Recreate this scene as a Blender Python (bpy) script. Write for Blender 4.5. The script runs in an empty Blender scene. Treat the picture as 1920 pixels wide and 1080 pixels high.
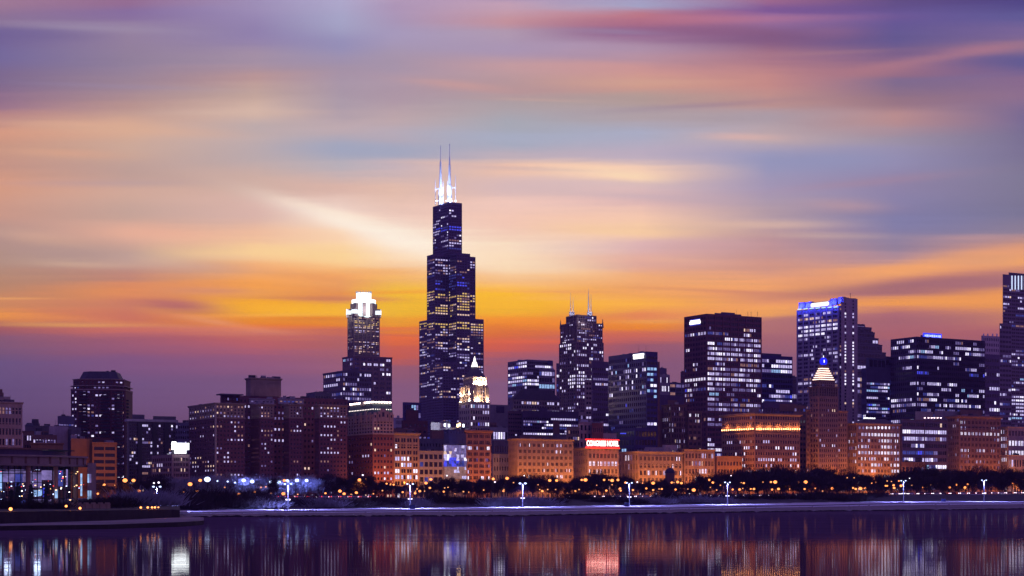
import bpy, math, random
import numpy as np
from mathutils import Vector

R = math.radians
SC = bpy.context.scene
COL = SC.collection
F = 3187.0          # focal length in photo pixels (1920 wide)
HY = 930.0          # horizon row
CZ = 6.0            # camera height

# ------------------------------------------------------------------ camera
cd = bpy.data.cameras.new("camera")
cam = bpy.data.objects.new("camera", cd)
COL.objects.link(cam)
cam.location = (0, 0, CZ)
cam.rotation_euler = (R(90), 0, 0)
cd.sensor_width = 36.0
cd.lens = F / 1920 * 36.0
cd.shift_y = (HY - 540.0) / 1920.0
cd.clip_start = 0.5
cd.clip_end = 40000.0
SC.camera = cam

SC.view_settings.view_transform = 'Standard'
SC.view_settings.look = 'None'
SC.view_settings.exposure = 0.0
SC.view_settings.gamma = 1.0
SC.render.engine = 'CYCLES'
cy = SC.cycles
cy.use_denoising = True
try:
    cy.denoiser = 'OPENIMAGEDENOISE'
except Exception:
    pass
cy.max_bounces = 5
cy.diffuse_bounces = 2
cy.glossy_bounces = 4
cy.sample_clamp_indirect = 4.0
cy.use_light_tree = True


def lin(c):
    out = []
    for v in c[:3]:
        v = v / 255.0
        out.append(v / 12.92 if v <= 0.04045 else ((v + 0.055) / 1.055) ** 2.4)
    return (out[0], out[1], out[2], 1.0)


# ------------------------------------------------------------------ node helper
class NT:
    def __init__(self, tree):
        self.t = tree
        self.l = tree.links

    def n(self, kind, **kw):
        nd = self.t.nodes.new(kind)
        for k, v in kw.items():
            setattr(nd, k, v)
        return nd

    def put(self, sock, v):
        if hasattr(v, 'is_output') or hasattr(v, 'links'):
            self.l.new(v, sock)
        else:
            sock.default_value = v

    def math(self, op, a, b=None, c=None, clamp=False):
        nd = self.n('ShaderNodeMath', operation=op)
        nd.use_clamp = clamp
        self.put(nd.inputs[0], a)
        if b is not None:
            self.put(nd.inputs[1], b)
        if c is not None:
            self.put(nd.inputs[2], c)
        return nd.outputs[0]

    def step(self, v, a, b, lo=0.0, hi=1.0, smooth=True):
        nd = self.n('ShaderNodeMapRange')
        nd.interpolation_type = 'SMOOTHSTEP' if smooth else 'LINEAR'
        nd.clamp = True
        self.put(nd.inputs[0], v)
        nd.inputs[1].default_value = a
        nd.inputs[2].default_value = b
        nd.inputs[3].default_value = lo
        nd.inputs[4].default_value = hi
        return nd.outputs[0]

    def mix(self, f, a, b, blend='MIX'):
        nd = self.n('ShaderNodeMix', data_type='RGBA', blend_type=blend)
        self.put(nd.inputs[0], f)
        self.put(nd.inputs[6], a)
        self.put(nd.inputs[7], b)
        return nd.outputs[2]

    def noise(self, vec, scale, detail=3.0, rough=0.5, dist=0.0):
        nd = self.n('ShaderNodeTexNoise')
        if vec is not None:
            self.l.new(vec, nd.inputs['Vector'])
        nd.inputs['Scale'].default_value = scale
        nd.inputs['Detail'].default_value = detail
        nd.inputs['Roughness'].default_value = rough
        nd.inputs['Distortion'].default_value = dist
        return nd.outputs[0]

    def comb(self, x, y, z=0.0):
        nd = self.n('ShaderNodeCombineXYZ')
        self.put(nd.inputs[0], x)
        self.put(nd.inputs[1], y)
        self.put(nd.inputs[2], z)
        return nd.outputs[0]


# ------------------------------------------------------------------ dusk sky (world)
world = bpy.data.worlds.new("World")
SC.world = world
world.use_nodes = True
world.node_tree.nodes.clear()
W = NT(world.node_tree)
tc = W.n('ShaderNodeTexCoord')
sep = W.n('ShaderNodeSeparateXYZ')
W.l.new(tc.outputs['Generated'], sep.inputs[0])
dx, dy, dz = sep.outputs
yf = W.math('MAXIMUM', dy, 0.35)
PX = W.math('ADD', W.math('MULTIPLY', W.math('DIVIDE', dx, yf), F), 960.0)    # azimuth, 1/3187 rad from west-north-west
PY0 = W.math('SUBTRACT', HY, W.math('MULTIPLY', W.math('DIVIDE', dz, yf), F))  # elevation in the same unit
streakv = W.comb(W.math('MULTIPLY', PX, 1 / 520.0), W.math('MULTIPLY', PY0, 1 / 46.0))
st1 = W.noise(streakv, 1.0, 4.0, 0.55, 0.6)
finev = W.comb(W.math('MULTIPLY', PX, 1 / 420.0), W.math('MULTIPLY', PY0, 1 / 9.0), 3.7)
st2 = W.noise(finev, 1.0, 3.0, 0.6, 0.2)
PY = W.math('ADD', PY0, W.math('ADD', W.math('MULTIPLY', W.math('SUBTRACT', st1, 0.5), 34.0),
                               W.math('MULTIPLY', W.math('SUBTRACT', st2, 0.5), W.step(PY0, 330.0, 560.0, 8.0, 20.0))))
TV = W.math('DIVIDE', PY, 940.0, clamp=True)

SKY = [
 (0, [(0,(160,122,150)),(38,(138,113,150)),(65,(114,99,150)),(105,(116,105,155)),(150,(124,104,140)),(200,(152,115,138)),(222,(182,132,130)),(242,(216,156,130)),(275,(200,150,130)),(310,(198,148,130)),(345,(214,155,126)),(400,(204,154,134)),(440,(180,145,135)),(490,(178,143,126)),(530,(184,134,104)),(575,(206,135,88)),(594,(232,146,62)),(612,(160,88,92)),(640,(124,84,114)),(680,(96,77,124)),(740,(86,70,118)),(830,(66,54,100))]),
 (240, [(0,(150,110,148)),(20,(135,110,160)),(60,(150,130,160)),(120,(145,128,155)),(160,(160,135,150)),(200,(186,148,142)),(240,(218,172,146)),(280,(204,168,150)),(320,(190,158,148)),(365,(208,168,150)),(400,(198,164,150)),(440,(230,176,150)),(480,(190,158,148)),(515,(194,135,115)),(545,(226,140,84)),(570,(206,125,95)),(600,(200,110,88)),(620,(194,104,94)),(640,(152,86,110)),(680,(116,78,124)),(730,(96,74,122)),(830,(76,58,105))]),
 (480, [(0,(160,145,186)),(60,(145,130,175)),(110,(165,145,166)),(145,(186,150,150)),(172,(196,166,156)),(210,(212,181,166)),(235,(190,172,172)),(290,(186,170,172)),(340,(208,175,162)),(400,(220,182,170)),(440,(240,190,156)),(472,(253,211,150)),(500,(245,175,110)),(535,(245,160,70)),(570,(246,168,18)),(598,(236,140,18)),(616,(214,128,96)),(640,(180,90,95)),(680,(132,80,120)),(720,(102,75,122)),(830,(82,62,110))]),
 (640, [(0,(176,170,206)),(40,(166,165,200)),(80,(150,145,186)),(140,(165,146,166)),(200,(172,156,170)),(240,(190,170,175)),(275,(160,167,190)),(310,(182,175,184)),(350,(220,182,168)),(390,(236,206,192)),(415,(252,224,200)),(440,(252,214,176)),(480,(253,214,150)),(520,(245,170,95)),(552,(224,142,78)),(580,(246,182,16)),(602,(230,138,18)),(620,(192,100,80)),(640,(166,90,95)),(680,(140,85,116)),(720,(114,78,124)),(830,(88,66,114))]),
 (740, [(0,(180,155,186)),(12,(174,150,184)),(60,(168,155,190)),(120,(166,148,170)),(180,(172,150,165)),(220,(190,168,172)),(250,(185,170,180)),(280,(163,168,190)),(310,(196,178,185)),(350,(228,190,172)),(400,(236,200,184)),(450,(254,234,212)),(480,(253,220,180)),(510,(246,182,110)),(545,(242,188,60)),(580,(236,182,8)),(604,(232,150,10)),(630,(226,105,40)),(660,(190,85,75)),(690,(132,80,110)),(730,(112,78,122)),(830,(90,68,114))]),
 (950, [(0,(180,152,182)),(14,(196,160,180)),(36,(200,150,160)),(60,(178,155,178)),(92,(170,150,180)),(125,(195,155,160)),(160,(181,150,155)),(200,(172,160,165)),(235,(165,168,180)),(262,(165,172,192)),(290,(190,175,185)),(312,(238,195,172)),(345,(216,186,185)),(380,(240,200,186)),(420,(243,200,180)),(462,(252,225,195)),(500,(250,215,170)),(530,(250,190,110)),(560,(248,186,20)),(582,(240,172,10)),(602,(238,140,15)),(622,(215,105,50)),(650,(200,85,70)),(682,(130,78,110)),(730,(106,76,122)),(830,(90,68,114))]),
 (1200, [(0,(165,160,196)),(8,(165,165,200)),(25,(190,120,135)),(42,(160,105,135)),(66,(146,106,146)),(90,(175,145,170)),(130,(205,150,148)),(152,(210,155,140)),(182,(178,155,150)),(220,(175,160,165)),(250,(168,172,195)),(290,(186,172,190)),(322,(244,205,180)),(345,(216,186,185)),(380,(226,186,180)),(402,(244,200,176)),(430,(250,206,164)),(460,(226,186,184)),(490,(226,170,155)),(520,(240,170,110)),(550,(236,160,90)),(570,(247,172,62)),(590,(226,130,80)),(610,(230,128,42)),(630,(200,98,80)),(652,(140,80,105)),(690,(118,78,116)),(830,(92,68,112))]),
 (1440, [(0,(158,104,142)),(20,(122,86,150)),(32,(150,110,160)),(66,(130,90,130)),(110,(166,116,135)),(150,(200,140,135)),(190,(190,146,140)),(222,(170,155,165)),(258,(190,168,172)),(300,(148,150,186)),(350,(160,150,180)),(400,(180,156,165)),(450,(186,146,150)),(500,(210,150,130)),(540,(244,165,100)),(565,(232,150,100)),(588,(240,162,86)),(604,(176,112,110)),(640,(155,95,110)),(684,(120,80,115)),(740,(112,78,116)),(830,(92,68,112))]),
 (1680, [(0,(95,75,130)),(30,(100,85,150)),(70,(98,88,145)),(108,(122,95,136)),(130,(150,108,134)),(152,(126,106,140)),(190,(150,116,131)),(225,(184,140,140)),(260,(156,145,165)),(300,(146,140,175)),(350,(140,130,165)),(420,(126,125,165)),(460,(146,130,155)),(488,(176,140,148)),(508,(240,162,104)),(528,(206,132,108)),(548,(214,138,96)),(570,(240,155,75)),(595,(172,104,110)),(620,(170,96,105)),(644,(148,90,112)),(690,(122,82,116)),(830,(96,70,112))]),
 (1920, [(0,(75,65,130)),(30,(95,90,150)),(60,(120,100,150)),(90,(140,110,140)),(116,(96,90,145)),(150,(135,105,140)),(182,(140,110,140)),(220,(120,106,145)),(262,(120,112,145)),(340,(125,120,146)),(400,(121,118,146)),(432,(140,127,145)),(468,(224,155,116)),(492,(240,165,100)),(522,(196,126,110)),(550,(240,155,75)),(590,(234,150,80)),(620,(170,96,105)),(660,(130,84,112)),(830,(100,72,112))]),
]
skycol = None
for i, (px, stops) in enumerate(SKY):
    rp = W.n('ShaderNodeValToRGB')
    rp.color_ramp.interpolation = 'EASE'
    W.l.new(TV, rp.inputs[0])
    els = rp.color_ramp.elements
    for j, (yy, c) in enumerate(stops):
        if j < 2:
            e = els[j]
            e.position = yy / 940.0
        else:
            e = els.new(yy / 940.0)
        e.color = lin(c)
    if skycol is None:
        skycol = rp.outputs[0]
    else:
        skycol = W.mix(W.step(PX, SKY[i - 1][0], px, smooth=False), skycol, rp.outputs[0])

# wind-drawn clouds: centre azimuth / elevation, half length, half width, slope, colour, strength
CLOUDS = [
 (700, 432, 165, 17, 0.30, (255, 243, 226), .85), (620, 398, 90, 10, 0.26, (255, 236, 214), .55),
 (500, 578, 150, 13, 0.03, (247, 182, 12), .75), (740, 568, 70, 26, 0.0, (240, 184, 8), .8), (940, 570, 90, 20, 0.03, (246, 182, 12), .8),
 (960, 492, 150, 18, 0.10, (254, 228, 196), .5), (775, 455, 85, 28, 0.28, (255, 240, 220), .6),
 (1120, 322, 110, 13, 0.06, (255, 216, 178), .7), (1180, 330, 60, 9, 0.10, (255, 222, 180), .6),
 (1180, 58, 130, 16, 0.02, (150, 100, 138), .75), (1340, 60, 120, 14, 0.05, (140, 92, 130), .6),
 (1300, 38, 260, 9, -0.02, (196, 118, 136), .5), (1420, 72, 90, 9, 0.0, (126, 88, 130), .5),
 (1740, 112, 190, 10, -0.16, (176, 122, 136), .65), (1840, 92, 70, 9, -0.06, (172, 118, 138), .6),
 (1620, 136, 110, 12, -0.08, (176, 120, 130), .4), (1560, 60, 60, 12, 0.0, (150, 104, 140), .4),
 (1720, 533, 240, 13, -0.075, (158, 104, 112), .9), (1640, 549, 160, 9, -0.03, (160, 104, 112), .75),
 (1860, 532, 150, 9, -0.07, (160, 105, 116), .7), (1780, 597, 260, 15, -0.04, (160, 98, 112), .6),
 (1640, 612, 120, 16, 0.0, (158, 98, 110), .4), (1490, 601, 40, 8, 0.0, (168, 108, 110), .4),
 (1700, 505, 170, 15, -0.16, (244, 166, 100), .75), (1850, 478, 90, 10, -0.05, (238, 164, 108), .5),
 (1140, 432, 110, 11, 0.06, (253, 210, 162), .6), (1110, 408, 120, 6, 0.02, (246, 200, 172), .5),
 (320, 566, 75, 13, 0.06, (190, 108, 100), .7), (270, 555, 130, 9, 0.10, (236, 150, 84), .45),
 (560, 560, 120, 4, 0.02, (206, 124, 86), .6), (470, 570, 90, 14, 0.02, (250, 170, 14), .5),
 (420, 606, 90, 6, 0.16, (232, 152, 112), .6), (530, 612, 120, 7, 0.0, (230, 112, 30), .6),
 (130, 598, 160, 5, 0.06, (226, 140, 84), .4), (300, 436, 90, 18, 0.08, (238, 178, 150), .5),
 (450, 480, 130, 10, 0.05, (254, 212, 150), .6), (690, 560, 60, 5, 0.05, (240, 150, 90), .4),
 (200, 240, 230, 10, 0.06, (222, 176, 148), .5), (110, 286, 110, 9, 0.05, (222, 166, 134), .5),
 (440, 211, 150, 5, -0.01, (214, 184, 168), .5), (60, 64, 110, 14, 0.02, (112, 98, 150), .5),
 (860, 160, 100, 9, 0.10, (206, 156, 150), .6), (1390, 256, 70, 7, 0.02, (228, 182, 170), .6),
 (690, 281, 130, 15, 0.05, (160, 167, 192), .5), (900, 255, 160, 12, 0.03, (164, 172, 194), .5),
 (1560, 300, 130, 18, -0.03, (142, 148, 186), .5), (1700, 410, 130, 26, 0.05, (124, 124, 166), .4),
 (1000, 606, 110, 8, 0.0, (238, 136, 16), .5), (1230, 610, 90, 7, -0.04, (236, 136, 30), .6),
 (1180, 571, 120, 3, 0.0, (252, 178, 62), .6), (840, 305, 110, 6, 0.02, (246, 200, 172), .4),
]
rc_ = random.Random(8)
CLOUDS += [(120, 470, 130, 24, 0.02, (174, 145, 138), .55), (330, 500, 130, 13, 0.05, (186, 150, 142), .6), (60, 520, 120, 12, 0.0, (180, 138, 116), .5),
           (1320, 462, 160, 13, 0.0, (204, 156, 156), .45), (1480, 476, 140, 10, -0.03, (190, 146, 146), .45), (250, 620, 150, 6, 0.02, (200, 106, 92), .5), (820, 640, 120, 5, 0.0, (214, 92, 60), .4)]
for k in range(24):
    yy = rc_.uniform(385, 655)
    xx = rc_.uniform(0, 1500 if yy > 500 else 1900)
    if yy < 520:
        cc = rc_.choice([(250, 212, 172), (206, 158, 150), (236, 186, 150), (196, 160, 158)])
    elif yy < 615:
        cc = rc_.choice([(206, 122, 84), (252, 190, 84), (190, 112, 104), (240, 140, 40), (248, 176, 96)])
    else:
        cc = rc_.choice([(206, 104, 84), (150, 84, 106), (184, 92, 92)])
    hi_ = yy < 545
    CLOUDS.append((xx, yy, rc_.uniform(70, 170), rc_.uniform(6.0, 13.0) if hi_ else rc_.uniform(2.5, 5.5), rc_.uniform(.02, .14) if hi_ and xx < 1000 else rc_.uniform(-.03, .04), cc, rc_.uniform(.2, .4) if hi_ else rc_.uniform(.3, .5)))
for k in range(12):
    yy = rc_.uniform(10, 370)
    xx = rc_.uniform(0, 1900)
    cc = rc_.choice([(216, 172, 150), (172, 160, 184), (150, 140, 176), (206, 160, 156)]) if xx < 1250 else rc_.choice([(160, 118, 142), (120, 104, 150), (184, 134, 138)])
    CLOUDS.append((xx, yy, rc_.uniform(80, 200), rc_.uniform(3.0, 8.0), rc_.uniform(-.03, .05) if xx < 1300 else rc_.uniform(-.1, 0), cc, rc_.uniform(.2, .4)))
CLOUDS += [(335, 573, 80, 11, 0.08, (174, 98, 104), .75), (395, 545, 110, 9, 0.03, (202, 134, 116), .55), (640, 559, 100, 4, 0.02, (200, 118, 84), .6), (600, 597, 120, 5, 0.0, (214, 104, 30), .5),
           (170, 588, 130, 6, 0.05, (200, 116, 92), .5), (1060, 548, 110, 4, 0.0, (232, 150, 96), .5), (1010, 640, 130, 4, 0.0, (226, 96, 62), .5), (720, 616, 60, 3, 0.0, (238, 112, 40), .6)]
warpx = W.math('MULTIPLY', W.math('SUBTRACT', st2, 0.5), 9.0)
for (cx, cyy, hl, hw, sl, c, a) in CLOUDS:
    ux = W.math('SUBTRACT', PX, float(cx))
    uy = W.math('SUBTRACT', W.math('ADD', PY0, warpx), float(cyy))
    uy = W.math('MULTIPLY_ADD', ux, -sl, uy)
    q = W.math('ADD', W.math('POWER', W.math('ABSOLUTE', W.math('DIVIDE', ux, float(hl))), 2.0),
               W.math('POWER', W.math('ABSOLUTE', W.math('DIVIDE', uy, float(hw))), 2.0))
    g = W.math('MULTIPLY', W.math('EXPONENT', W.math('MULTIPLY', q, -1.0)), a)
    skycol = W.mix(g, skycol, lin(c))
# fine streak modulation
mod = W.math('ADD', W.step(PY0, 0.0, 420.0, 1.07, 1.16), W.math('ADD', W.math('MULTIPLY', W.math('SUBTRACT', st2, 0.5), W.step(PY0, 330.0, 560.0, .08, .24)),
                                W.math('MULTIPLY', W.math('SUBTRACT', st1, 0.5), 0.14)))
sub = W.n('ShaderNodeVectorMath', operation='SUBTRACT')      # the haze inside the scene gives part of the low violet
W.l.new(skycol, sub.inputs[0])
sub.inputs[1].default_value = (.004, .002, .014)
mxv = W.n('ShaderNodeVectorMath', operation='MAXIMUM')
W.l.new(sub.outputs[0], mxv.inputs[0])
mxv.inputs[1].default_value = (0.0, 0.0, 0.0)
skycol = mxv.outputs[0]
vm = W.n('ShaderNodeVectorMath', operation='SCALE')
W.l.new(skycol, vm.inputs[0])
W.l.new(mod, vm.inputs['Scale'])
skycol = vm.outputs[0]
# the rest of the dome: deep violet dusk, bluer to the south, rosier to the east
south = W.step(dx, -0.75, 0.15)
domelow = W.mix(south, (0.056, 0.032, 0.290, 1), (0.240, 0.105, 0.320, 1))
domehigh = (0.130, 0.090, 0.380, 1)
dome = W.mix(W.step(dz, 0.0, 0.7), domelow, domehigh)
skycol = W.mix(W.step(dy, 0.40, 0.90), dome, skycol)
skycol = W.mix(W.step(dz, 0.33, 0.75), skycol, domehigh)
SUN_EL, SUN_AZ = R(1.2), R(-1.5)
nish = W.n('ShaderNodeTexSky', sky_type='NISHITA')
nish.sun_disc = False
nish.sun_elevation = SUN_EL
nish.sun_rotation = SUN_AZ
skycol = W.mix(0.004, skycol, nish.outputs[0], 'ADD')
bg = W.n('ShaderNodeBackground')
W.l.new(skycol, bg.inputs[0])
bg.inputs[1].default_value = 1.0
wo = W.n('ShaderNodeOutputWorld')
W.l.new(bg.outputs[0], wo.inputs[0])

# last of the sun, low behind the skyline
sl = bpy.data.lights.new("sun", 'SUN')
sl.energy = 0.35
sl.angle = R(0.5)
sl.color = (1.0, 0.62, 0.38)
sun = bpy.data.objects.new("sun", sl)
COL.objects.link(sun)
sd = Vector((math.sin(SUN_AZ) * math.cos(SUN_EL), math.cos(SUN_AZ) * math.cos(SUN_EL), math.sin(SUN_EL)))
sun.rotation_euler = sd.to_track_quat('Z', 'Y').to_euler()
sun.location = (0, 0, 900)

# light levels of the lamps that the photograph shows lit (watts)
P_STREET = 12000.0     # sodium lamps along the avenue
P_SHORE = 60000.0       # blue-white lamp posts on the promenade
P_PARK = 13000.0        # blue-white park floodlights at left
HAZE = 0.000065          # air density
P_TERRACE = 420.0       # low orange lamps on the terrace

# ------------------------------------------------------------------ materials
MATS = {}


def mat_new(name):
    m = bpy.data.materials.new(name)
    m.use_nodes = True
    m.node_tree.nodes.clear()
    return m, NT(m.node_tree)


def surf(name, col, rough=0.75, var=0.25, scale=0.25, metal=0.0, spec=0.4, bump=0.0, streak=True):
    """wall-like surface: base colour with weathering noise (world metres)"""
    if name in MATS:
        return MATS[name]
    m, N = mat_new(name)
    geo = N.n('ShaderNodeNewGeometry')
    n1 = N.noise(geo.outputs['Position'], scale, 4.0, 0.6)
    mp = N.n('ShaderNodeMapping')
    N.l.new(geo.outputs['Position'], mp.inputs[0])
    mp.inputs['Scale'].default_value = (0.9, 0.9, 0.06)
    n2 = N.noise(mp.outputs[0], 1.0, 3.0, 0.6)
    f = N.math('ADD', N.math('MULTIPLY', n1, 0.6), N.math('MULTIPLY', n2, 0.4))
    f = N.step(f, 0.3, 0.7, 1.0 - var, 1.0 + var, smooth=False)
    sc_ = N.n('ShaderNodeVectorMath', operation='SCALE')
    sc_.inputs[0].default_value = col[:3]
    N.l.new(f, sc_.inputs['Scale'])
    b = N.n('ShaderNodeBsdfPrincipled')
    N.l.new(sc_.outputs[0], b.inputs['Base Color'])
    b.inputs['Roughness'].default_value = rough
    b.inputs['Metallic'].default_value = metal
    b.inputs['Specular IOR Level'].default_value = spec
    if bump:
        bp = N.n('ShaderNodeBump')
        bp.inputs['Strength'].default_value = bump
        N.l.new(n1, bp.inputs['Height'])
        N.l.new(bp.outputs[0], b.inputs['Normal'])
    o = N.n('ShaderNodeOutputMaterial')
    N.l.new(b.outputs[0], o.inputs[0])
    MATS[name] = m
    return m


def glow(name, col, strength, sample=False, var=0.0, scale=0.35):
    if name in MATS:
        return MATS[name]
    m, N = mat_new(name)
    e = N.n('ShaderNodeEmission')
    e.inputs[0].default_value = (col[0], col[1], col[2], 1)
    e.inputs[1].default_value = strength
    if var:
        geo = N.n('ShaderNodeNewGeometry')
        mp = N.n('ShaderNodeMapping')
        N.l.new(geo.outputs['Position'], mp.inputs[0])
        mp.inputs['Scale'].default_value = (1, 1, 1.6)
        n1 = N.noise(mp.outputs[0], scale, 3.0, 0.7)
        N.l.new(N.step(n1, 0.3, 0.72, strength * (1 - var), strength * (1 + var), smooth=False), e.inputs[1])
    o = N.n('ShaderNodeOutputMaterial')
    N.l.new(e.outputs[0], o.inputs[0])
    try:
        m.cycles.emission_sampling = 'AUTO' if sample else 'NONE'
    except Exception:
        pass
    MATS[name] = m
    return m


M_STONE = surf('pale_stone', (.34, .25, .18))
M_CREAM = surf('cream_terracotta', (.42, .33, .27))
M_BRICK = surf('red_brick', (.20, .075, .065), .85)
M_HBRICK = surf('plum_brick', (.17, .072, .085), .85)
M_BRICKD = surf('dark_brick', (.13, .05, .05), .85)
M_TAN = surf('tan_stone', (.34, .23, .16))
M_BROWN = surf('brown_stone', (.20, .11, .08))
M_GREY = surf('grey_concrete', (.28, .26, .27))
M_GREYD = surf('dark_concrete', (.12, .11, .13))
M_PALE = surf('pale_concrete', (.42, .40, .42))
M_BLACK = surf('black_metal_cladding', (.075, .055, .125), .35, .3, .1, 0.3)
M_RUST = surf('oxide_red_steel', (.14, .045, .06), .5, .25, .1)
M_NAVY = surf('navy_glass_cladding', (.035, .03, .15), .4, .3, .08, 0.0, .35)
M_BLUEG = surf('blue_grey_cladding', (.07, .07, .13), .3, .25, .1, .2)
M_ROOF = surf('roof_felt', (.07, .065, .075), .9)
M_GREEN = surf('copper_green_roof', (.11, .17, .14), .7)
M_SLATE = surf('slate_roof', (.06, .055, .08), .7)
M_WHITE = surf('white_paint', (.72, .72, .75), .5, .1)
M_STEEL = surf('grey_steel', (.30, .30, .33), .45, .15, 1.0, .6)
M_DARK = surf('dark_paint', (.03, .03, .035), .5, .15, 1.0)
M_ORNG = surf('ochre_render', (.34, .18, .08))
M_SNOW = surf('snow', (.62, .62, .68), .8, .18, .06)
M_BARK = surf('bark', (.055, .04, .035), .95, .3, 1.0)
M_TWIG = surf('twigs', (.038, .026, .027), .95, .35, .4)
M_FROSTLIT = surf('frosty_lamplit_twigs', (.30, .30, .36), .9, .3, .5)  # paler twigs: frost on the bushes, lamp light put into the tree colour
M_ASPH = surf('asphalt', (.05, .05, .055), .85, .3, .3)
M_EARTH = surf('frozen_turf', (.04, .036, .036), .95, .5, .05)
M_QUAY = surf('quay_stone', (.038, .03, .032), .9, .4, .4, bump=.3)

GLASS = surf('dark_window_glass', (.012, .012, .02), .12, .4, .2, 0.0, .6)
WM = [GLASS,
      glow('lit_white_window', (.66, .57, 1.0), 1.0, var=.45),
      glow('dim_white_window', (.48, .36, .95), .36, var=.6),
      glow('warm_window', (1.0, .68, .54), 1.0, var=.4),
      glow('dim_warm_window', (.85, .42, .40), .34, var=.5),
      glow('blue_window', (.08, .09, 1.0), .95, var=.4),
      glow('dim_blue_window', (.14, .16, .85), .32, var=.6),
      glow('bright_white_window', (.82, .76, 1.0), 1.6, var=.3),
      glow('golden_window', (1.0, .64, .20), .85, var=.45),
      glow('cyan_window', (.36, .58, 1.0), .9, var=.5),
      ]
PAL = {
    'cool': [(1, .36), (2, .34), (7, .12), (6, .10), (4, .08)],
    'coolb': [(1, .32), (2, .30), (7, .14), (6, .16), (9, .05), (5, .03)],
    'warm': [(3, .34), (4, .36), (1, .20), (2, .10)],
    'pink': [(1, .40), (4, .25), (2, .25), (3, .10)],
    'gold': [(8, .55), (3, .25), (4, .20)],
    'blue': [(5, .55), (6, .45)],
    'dblue': [(6, .8), (5, .2)],
    'white': [(7, .55), (1, .45)],
    'cyan': [(9, .6), (7, .2), (6, .2)],
    'dim': [(2, .5), (6, .3), (4, .2)],
}

# ------------------------------------------------------------------ geometry helpers
YAW = 30.0


def U(px):
    return (px - 960.0) / F


def dM(px):
    """distance of the avenue's building line"""
    return 1250.0 / (1 - 0.577 * U(px))


def zy(y, D):
    return CZ + (HY - y) / F * D


def link(o, parent=None):
    COL.objects.link(o)
    if parent is not None:
        o.parent = parent
    return o


def tag(o, label=None, cat=None, group=None, kind=None):
    if label:
        o['label'] = label
    if cat:
        o['category'] = cat
    if group:
        o['group'] = group
    if kind:
        o['kind'] = kind
    return o


def empty(name, loc, label, cat, group=None, rz=0.0):
    o = bpy.data.objects.new(name, None)
    o.empty_display_size = 1.0
    o.location = loc
    o.rotation_euler = (0, 0, rz)
    link(o)
    return tag(o, label, cat, group)


def mesh_quads(name, Q, mats, midx=None):
    """Q: (N,4,3) array -> mesh"""
    Q = np.asarray(Q, dtype=np.float32)
    n = len(Q)
    me = bpy.data.meshes.new(name)
    me.vertices.add(4 * n)
    me.vertices.foreach_set('co', Q.reshape(-1))
    me.loops.add(4 * n)
    me.loops.foreach_set('vertex_index', np.arange(4 * n, dtype=np.int32))
    me.polygons.add(n)
    me.polygons.foreach_set('loop_start', np.arange(n, dtype=np.int32) * 4)
    for m in mats:
        me.materials.append(m)
    if midx is not None:
        me.polygons.foreach_set('material_index', np.asarray(midx, dtype=np.int32))
    me.update(calc_edges=True)
    return me


def obj(name, Q, mats, parent=None, base=(0, 0, 0), midx=None, kind=None, label=None):
    if not isinstance(mats, (list, tuple)):
        mats = [mats]
    Q = np.asarray(Q, dtype=np.float64).reshape(-1, 4, 3) - np.array(base)
    o = bpy.data.objects.new(name, mesh_quads(name, Q, mats, midx))
    if parent is None:
        o.location = base
    link(o, parent)
    if kind:
        o['kind'] = kind
    if label:
        o['label'] = label
    return o


def box(c, s, yaw=0.0):
    """six quads; c centre, s full sizes"""
    x, y, z = s[0] / 2, s[1] / 2, s[2] / 2
    v = np.array([[-x, -y, -z], [x, -y, -z], [x, y, -z], [-x, y, -z], [-x, -y, z], [x, -y, z], [x, y, z], [-x, y, z]])
    if yaw:
        ca, sa = math.cos(yaw), math.sin(yaw)
        v = np.stack([v[:, 0] * ca - v[:, 1] * sa, v[:, 0] * sa + v[:, 1] * ca, v[:, 2]], 1)
    v = v + np.array(c)
    f = [(0, 1, 5, 4), (1, 2, 6, 5), (2, 3, 7, 6), (3, 0, 4, 7), (4, 5, 6, 7), (3, 2, 1, 0)]
    return [v[list(q)] for q in f]


def prism(poly, z0, z1, poly1=None, cap=True, bottom=False):
    """walls + cap of a polygon (list of xy); poly1: polygon at the top"""
    p0 = [np.array((x, y, z0)) for x, y in poly]
    p1 = [np.array((x, y, z1)) for x, y in (poly1 or poly)]
    n = len(p0)
    q = [np.array([p0[i], p0[(i + 1) % n], p1[(i + 1) % n], p1[i]]) for i in range(n)]
    if cap:
        if n == 4:
            q.append(np.array(p1))
        else:
            c = sum(p1) / n
            for i in range(n):
                q.append(np.array([p1[i], p1[(i + 1) % n], c, c + (p1[i] - c) * 1e-4]))
    return q


def ring(cx, cy, r, n=16, ph=0.0, ry=None):
    return [(cx + r * math.cos(ph + 2 * math.pi * i / n), cy + (ry or r) * math.sin(ph + 2 * math.pi * i / n)) for i in range(n)]


def scale_poly(poly, s):
    cx = sum(p[0] for p in poly) / len(poly)
    cyy = sum(p[1] for p in poly) / len(poly)
    return [(cx + (x - cx) * s, cyy + (y - cyy) * s) for x, y in poly]


def grow(poly, d):
    """push a convex polygon outwards by d metres (mitred)"""
    n = len(poly)
    out = []
    cx = sum(p[0] for p in poly) / n
    cyy = sum(p[1] for p in poly) / n
    P = [np.array(p) for p in poly]
    for i in range(n):
        a, b, c = P[i - 1], P[i], P[(i + 1) % n]
        d1 = (b - a) / (np.linalg.norm(b - a) + 1e-9)
        d2 = (c - b) / (np.linalg.norm(c - b) + 1e-9)
        n1 = np.array((d1[1], -d1[0]))
        n2 = np.array((d2[1], -d2[0]))
        if np.dot(n1, b - np.array((cx, cyy))) < 0:
            n1, n2 = -n1, -n2
        m = n1 + n2
        m = m / max(np.dot(m, m), 1e-6) * 2
        out.append(tuple(b + m * d))
    return out


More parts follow.
